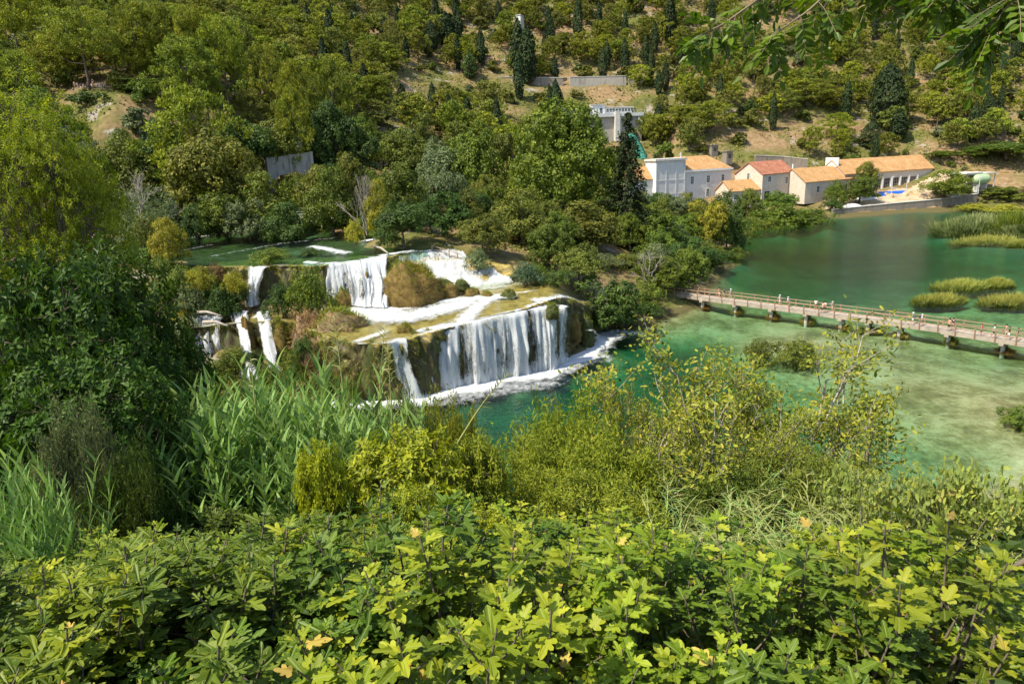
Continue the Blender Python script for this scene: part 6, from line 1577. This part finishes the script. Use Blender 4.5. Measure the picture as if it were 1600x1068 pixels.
FP = {
 'fig': [finf(P_fig(2.3, 2.2, 19, .185, SH_BROAD, 11, 4), 'fig', True) for i in range(3)],
 'figdeep': [finf(P_fig(2.2, 2.2, 19, .20, SH_DEEP, 11, 4), 'fig', True) for i in range(3)],
 'figtree': [finf(P_figtree(9, 7.5, 32, 30, 9, .27, SH_LOBE, .0), 'figdark') for i in range(2)],
 'elm': [finf(P_figtree(16, 9, 60, 52, 17, .15, SH_OVAL, -.05), 'elm')],
 'lime': [finf(P_figtree(4, 4.5, 26, 30, 10, .17, SH_LOBE, -.1), 'limefig')],
 'tere': [finf(P_sparse(6, 6, 6, 4, 9, .10, SH_OVAL, .5, .8, .12), 'tere'), finf(P_sparse(6, 6, 6, 4, 9, .10, SH_OVAL, .5, .8, .12), 'tere')],
 'fine': [finf(P_sparse(4, 4, 9, 4, 10, .19, [(0,0),(.3,.10),(.7,.09),(1,0)], .42, .35, .16), 'lime') for i in range(2)],
 'sprig': [finf(P_sparse(3, 3, 5, 3, 3, .17, SH_LOBE, .6, .8, .09), 'fig') for i in range(2)],
 'reed': [finf(P_reed(4.8, 1.5, 18, 22, .80, .10, .05, .5), 'reed') for i in range(4)],
 'reedy': [finf(P_reed(3.2, 1.6, 20, 17, .6, .034, .3, 1.2), 'reedy') for i in range(3)],
}
FCAT = {'fig': ('fig_shrub', 'fig shrub'), 'figdeep': ('fig_shrub', 'fig shrub'), 'figtree': ('fig_tree', 'fig tree'), 'elm': ('elm_tree', 'tree'), 'lime': ('lime_bush', 'bush'), 'tere': ('terebinth_shrub', 'shrub'), 'fine': ('fine_leaved_shrub', 'shrub'), 'sprig': ('young_fig', 'fig shrub'), 'reed': ('reed_clump', 'reeds'), 'reedy': ('reed_clump', 'reeds')}
def fplant(kind, x, y, w, h, label, group=None, mt=None, z=None, rz=None, tilt=(0, 0)):
    p = FP[kind][int(rng.integers(len(FP[kind])))]; nm, cat = FCAT[kind]
    t = thing(nm, label, cat, (x, y, g1(x, y) if z is None else z), group, rng.uniform(0, 6.28) if rz is None else rz, (w/p['w'], w/p['w'], h/p['h']))
    t.rotation_euler[0] += tilt[0]; t.rotation_euler[1] += tilt[1]
    link(p['tname'], p['trunk'], t); c = link(p['cname'], p['crown'], t)
    if mt: c.material_slots[0].link = 'OBJECT'; c.material_slots[0].material = LM[mt]
    return t
def fp(kind, px, top, wpx, y, label, group=None, mt=None, hmax=None):
    q = aty(px, top, y); z = g1(q[0], y); h = q[2]-z
    if hmax and h > hmax: z = q[2]-hmax; h = hmax
    return fplant(kind, q[0], y, wpx*y/F, max(h, .6), label, group, mt, z)
rng = np.random.default_rng(32)
fp('elm', -15, 112, 300, 33, 'tall yellow-green tree at the left edge with sunlit yellow tips')
fp('elm', 30, 175, 220, 31, 'lower yellow-green tree in front of the tall one at the left edge')
fp('figtree', 30, 392, 320, 22, 'big dark fig tree at the left edge below the yellow-green tree')
fp('figtree', 165, 378, 235, 27, 'tall dark fig tree beside the left waterfalls')
fp('figtree', 95, 420, 300, 25, 'dense dark fig tree filling the gap between the two tallest fig trees')
fp('figtree', 120, 545, 300, 18.5, 'low shaded fig tree hanging over the hollow at the left')
fp('figtree', 265, 560, 130, 24, 'small dark fig tree at the left end of the reed thicket')
for k, (px, top, w, y) in enumerate([(300,600,95,21.5),(350,585,100,22.5),(405,570,105,22),(455,562,105,23),(505,572,105,22),(550,590,95,23),(320,610,110,19.5),(365,600,110,20),(415,590,110,19.8),(465,590,110,20),(515,600,110,19.6),(560,620,100,20),(300,640,90,19),(345,650,100,18.6),(400,640,100,18.8),(450,650,100,18.5),(500,650,100,18.7),(430,575,95,21),(590,625,80,22.5),(330,640,90,20),(430,615,95,20.5),(520,630,90,20.5),(280,650,70,21),(375,600,90,23.5),(480,590,90,24)]):
    fp('reed', px, top, w, y, 'dense tall green reed clump in the thicket below the waterfalls', 'reed thicket below the waterfalls')
for px, top, w, y in [(18,690,95,11.5),(62,715,80,11),(-30,700,90,11),(25,760,80,10)]: fp('reed', px, top, w, y, 'tall reeds at the left edge above the fig shrubs', 'reeds at the left edge')
fp('fine', 110, 655, 110, 15, 'greyish fine-leaved shrub right of the left-edge reeds', None, 'grey'); fp('fine', 185, 720, 130, 14.5, 'dull fine-leaved shrub in the dark hollow under the fig trees', None, 'under')
fp('lime', 640, 668, 240, 16.5, 'bright yellow-lime bush in the middle above the fig shrubs'); fp('lime', 735, 690, 130, 17, 'lime bush right of the brightest yellow bush', None, 'lime')
fp('lime', 500, 690, 110, 15.5, 'small yellow-green bush in front of the reed thicket', None, 'limefig')
fp('fine', 870, 640, 190, 24, 'fine-leaved yellowish shrub left of the branchy terebinth'); fp('fine', 820, 690, 190, 20, 'soft lime shrub above the middle fig shrubs'); fp('fine', 930, 690, 190, 20.5, 'soft lime shrub in front of the branchy terebinth')
fp('fine', 900, 755, 200, 17, 'low lime shrub behind the middle fig shrubs'); fp('fine', 640, 628, 120, 27, 'low reedy shrub at the water edge under the first stream', None, 'reedy'); fp('fine', 700, 640, 90, 27, 'brownish green shrub at the water edge below the foam', None, 'tere')
fp('tere', 1090, 512, 330, 26, 'large open terebinth with yellow-green leaf tufts and bare grey branches'); fp('tere', 1200, 560, 270, 25, 'open terebinth behind with reddish leaf tips, right of the largest')
fp('tere', 985, 590, 150, 26, 'open terebinth twigs reaching in front of the waterfall foam'); fp('tere', 1265, 655, 210, 23, 'dark leafy terebinth at the right end of the branchy thicket', None, 'fig'); fp('tere', 1130, 660, 250, 22, 'lower terebinth branches in front of the open thicket', None, 'tere')
fp('tere', 1060, 590, 300, 24.5, 'leafy terebinth in the middle of the open thicket', None, 'tere'); fp('tere', 1160, 610, 300, 24, 'leafy terebinth with dense tufts right of the middle of the thicket', None, 'lime')
fp('tere', 1010, 670, 200, 23, 'terebinth branches above the lime shrubs', None, 'lime'); fp('fine', 1250, 720, 180, 20, 'dark fine shrub in the shade under the terebinth', None, 'mid'); fp('fine', 1120, 740, 180, 19.5, 'dark shrub under the middle of the terebinth', None, 'mid')
for k, (px, top, w, y) in enumerate([(1060,790,170,16.5),(1130,770,170,17),(1200,765,180,17.5),(1280,770,180,17.5),(1350,760,180,17),(1420,770,180,16.5),(1500,790,180,16),(1570,800,180,15.5),(1100,830,160,14),(1180,820,160,14.5),(1260,820,170,14.5),(1340,820,170,14.5),(1430,830,170,13.5),(1520,850,180,13),(1590,860,170,12.5),(1000,830,140,14.5),(1240,870,160,12),(1340,880,160,11.5),(1440,890,160,11),(1150,870,150,12.5)]):
    fp('reedy', px, top, w, y, 'tangled pale narrow-leaved reeds on the right bank above the fig shrubs', 'pale reed tangle on the right', 'reedy' if k % 3 else 'reed', 3.4)
for k, (px, top, w, y, lab) in enumerate([(1390,752,100,15,'thin young fig with pale stems, leftmost of the three over the right water'), (1470,742,110,14.5,'thin young fig with pale stems, middle of the three over the right water'), (1550,745,120,14,'thin young fig with pale stems, rightmost of the three over the right water'), (1330,740,90,17,'young fig sprig among the pale reeds beside the dark terebinth')]):
    fp('sprig', px, top, w, y, lab)
for k, (px, top, w, y) in enumerate([(1560,930,160,6.2),(1610,960,150,5.8),(1540,1000,140,5.4)]): fp('reedy', px, top, w*1.3, y, 'long grassy leaves in the lower right corner', 'grass in the lower right corner', 'reed', 1.6)
# single tall stalks of reed
def stalk(base, tip, y, label):
    A = aty(*base, y); B = aty(*tip, y); L = np.linalg.norm(B-A); n = 22
    r = thing('reed_stalk', label, 'reed', A); st = MB(); lf = MB(); t = np.linspace(0, 1, 10)[:, None]
    Pc = (B-A)*t+np.array([0, 0, 1])*(.05*L*np.sin(t*3.14)); Pc = np.concatenate([[Pc[0]-(Pc[1]-Pc[0])*6], Pc]); st.tube(Pc, np.linspace(.03, .008, 11), 6)
    q = np.linspace(.38, 1, n); Bp = np.stack([np.interp(q, np.linspace(0, 1, 10), Pc[1:, k]) for k in range(3)], -1); d = unit(B-A); sd = unit(np.cross(d, [0, 1, .2])); sg = np.where(np.arange(n) % 2, 1, -1)[:, None]
    strands(lf, Bp, sd*sg+d*.9+rng.normal(size=(n, 3))*.25, L*.17*rng.uniform(.7, 1.2, n), .045, .6+rng.normal(size=n)*.2, .6, 5)
    link('stem', st.mesh('stem', M_reedstem, True), r); link('leaves', lf.mesh('leaves', LM['reedy']), r)
stalk((592, 640), (601, 515), 21, 'tall leafy reed stalk in front of the first waterfall stream'); stalk((612, 640), (606, 540), 21.5, 'thinner reed stalk beside the tall leafy one')
stalk((540, 640), (522, 492), 20.5, 'bare bent reed stalk with a tuft in front of the brown tufa mound'); stalk((725, 675), (795, 582), 20, 'reed stalk leaning right across the waterfall foam')
stalk((1060, 860), (1080, 800), 11, 'short fresh reed stalk among the pale tangle'); stalk((400, 640), (392, 560), 20, 'upright reed shoot above the thicket')
# bare curved branch at the right
P0 = [aty(1512, 920, 9), aty(1545, 912, 9), aty(1580, 888, 8.9), aty(1625, 862, 8.8), aty(1690, 850, 8.8)]
tag(link('bare_branch', MB().tube(np.array(P0)-P0[0], [.012, .03, .04, .05, .06], 8).mesh('bare_branch', M_figstem, True), None, P0[0]), 'thick bare curved branch reaching in at the lower right', 'branch')
rng = np.random.default_rng(33)
# the fig slope at the bottom of the view
def topline(px): return np.interp(px, [-200, 0, 120, 250, 380, 480, 560, 660, 800, 930, 1060, 1200, 1330, 1450, 1540, 1620, 1800], [870, 850, 850, 800, 775, 745, 750, 755, 795, 850, 885, 925, 900, 905, 985, 1090, 1150])
rows = [(14.0, 1.5), (12.4, 1.45), (10.9, 1.4), (9.5, 1.3), (8.2, 1.25), (7.0, 1.15), (5.9, 1.05), (4.9, .95)]
for i, (y, st) in enumerate(rows):
    for x in np.arange(-1.15*y-1.5, 1.15*y+1.5, st):
        xx = x+rng.uniform(-.3, .3); yy = y+rng.uniform(-.35, .35); z = g1(xx, yy)
        h = rng.uniform(1.7, 2.5); px, pt = proj((xx, yy, z+h)); tl = float(topline(px))+max(-35, rng.normal()*70)
        if pt < tl:                       # keep the crown below the upper edge of the fig slope
            lo, hi = 0.3, h
            for _ in range(12):
                m_ = (lo+hi)/2
                if proj((xx, yy, z+m_))[1] < tl: hi = m_
                else: lo = m_
            h = lo
        if h < .8 or pt > 1350 or rng.random() < .1: continue
        h *= rng.uniform(.8, 1.0)
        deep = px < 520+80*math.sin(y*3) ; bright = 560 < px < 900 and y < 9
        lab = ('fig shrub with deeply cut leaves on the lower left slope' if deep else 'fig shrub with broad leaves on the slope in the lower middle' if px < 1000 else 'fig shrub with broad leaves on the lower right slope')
        fplant('figdeep' if deep else 'fig', xx, yy, rng.uniform(2.0, 2.6), h, lab, ' '.join(lab.split()[:2])+'s '+lab.split(' leaves ')[1], 'figshade' if (deep and rng.random() < .75) or rng.random() < .25 else None)  # most lower-left shrubs take the leaf colour with shade painted in
for k, (px, top, w, y, mt) in enumerate([(90,905,230,7.5,'fig'),(230,860,220,8.5,'figshade'),(330,930,240,6.5,'limefig'),(430,850,200,9,'figshade'),(560,900,220,7.2,'fig'),(690,850,230,8.2,'limefig'),(760,940,240,6.2,'fig'),(880,905,220,7.4,'fig'),(1010,945,240,6.6,'figshade'),(1150,965,230,6.4,'fig'),(1290,955,220,6.8,'limefig'),(1400,985,220,6.2,'figshade'),(150,990,260,5.6,'fig'),(480,985,250,5.6,'fig'),(640,770,170,12,'limefig'),(740,800,170,11,'limefig')]):
    fp('lime', px, top, w, y, 'small-leaved '+{'fig': 'green', 'figshade': 'dark green', 'limefig': 'lime'}[mt]+' shrub growing between the fig shrubs', 'small-leaved '+{'fig': 'green', 'figshade': 'dark green', 'limefig': 'lime'}[mt]+' shrubs between the figs', mt, 2.2)
# undergrowth leaves covering the near slope
n = 52000; y = rng.uniform(2, 46, n); x = rng.uniform(-.95, .95, n)*(y+3); z = gz(x, y); ok = (z > .4); x, y, z = x[ok], y[ok], z[ok]
mb = MB(); s = rng.uniform(.10, .2, len(x))*(.8+y/30); hh = rng.uniform(0, 1, len(x))**1.6*(.5+.9*fbm(x*.4, y*.4, 88))
cards(mb, np.stack([x, y, z+hh], -1), rng.normal(size=(len(x), 3))*.6+[-.1, -.2, .8], s*1.5, s, rng.uniform(0, 1, len(x)))
tag(link('undergrowth', mb.mesh('undergrowth', LM['under'])), kind='stuff')
# branches of an ash tree hanging in from above
def ash(name, label, path, y, rad, nleaf, seed, leaf=.075, down=.8):
    path = [(a, b-22) for a, b in path]; leaf *= .9
    rs = np.random.default_rng(seed); Pw = np.array([aty(px, py, yy) for (px, py), yy in zip(path, np.broadcast_to(y, (len(path),)))]); r = thing(name, label, 'branch', Pw[0]); st = MB(); lf = MB()
    Q = Pw-Pw[0]; tt = np.linspace(0, len(Q)-1, 24); Qf = np.stack([np.interp(tt, range(len(Q)), Q[:, k]) for k in range(3)], -1); st.tube(Qf, np.linspace(rad, rad*.3, 24), 6)
    for k in range(nleaf):
        i = int(rs.uniform(2, 23.9)); p = Qf[i]; d = unit(unit(Qf[i]-Qf[i-1])*.35+rs.normal(size=3)*[.75, .6, .5]+[0, 0, -down*rs.uniform(.1, 1)]); L = leaf*rs.uniform(2.6, 4.2)
        Pc, de = curve(p, d, L, -.5, 4); st.tube(Pc, .0022, 4, False)
        nq = 4; sd = unit(np.cross(d, rs.normal(size=3)*.5+[0, .25, 1.])); nn = np.cross(sd, d)
        B = []; D = []
        for j in range(nq):
            c = Pc[0]+(Pc[-1]-Pc[0])*(.35+.6*j/nq)
            for sg in (1, -1): B.append(c); D.append(sd*sg+d*.75)
        B.append(Pc[-1]); D.append(d); B = np.array(B); D = np.array(D)+rs.normal(size=(len(B), 3))*.15
        leaves(lf, B, D, np.tile(nn, (len(B), 1))+rs.normal(size=(len(B), 3))*.25, leaf*rs.uniform(.8, 1.2, len(B)), SH_OVAL, rs.uniform(.2, .8)+rs.normal(size=len(B))*.12, .18, .2, 1.15)
    link('twigs', st.mesh('twigs', M_twig, True), r); link('leaves', lf.mesh('leaves', LM['ash'], uv=True), r)
ash('ash_branch', 'hanging ash branch with a long bare twig at the top of the view', [(1345,-45),(1300,5),(1262,40),(1225,65),(1200,82)], 4.2, .009, 13, 1)
ash('ash_branch', 'leafy ash branch above the intake side, leftmost at the top of the view', [(1330,-60),(1240,-25),(1180,25),(1130,60),(1085,82)], 4.6, .012, 44, 2)
ash('ash_branch', 'ash foliage hanging along the top edge between the bare twig and the right corner', [(1560,-90),(1480,-50),(1420,-20),(1370,5),(1330,20)], 4.4, .012, 46, 3, .075, .8)
ash('ash_branch', 'dark ash branch in the top right corner with leaflets hanging low', [(1700,-60),(1640,-25),(1590,10),(1560,50),(1548,85)], 3.6, .010, 40, 4, .072, .9)
ash('ash_branch', 'small ash twig just right of the bare twig', [(1340,-70),(1320,-10),(1290,30),(1275,62)], 4.4, .007, 14, 5)
ash('ash_branch', 'ash foliage at the top edge left of the right corner', [(1650,-80),(1560,-45),(1500,-5),(1470,15)], 4.0, .010, 36, 6, .075, .8)
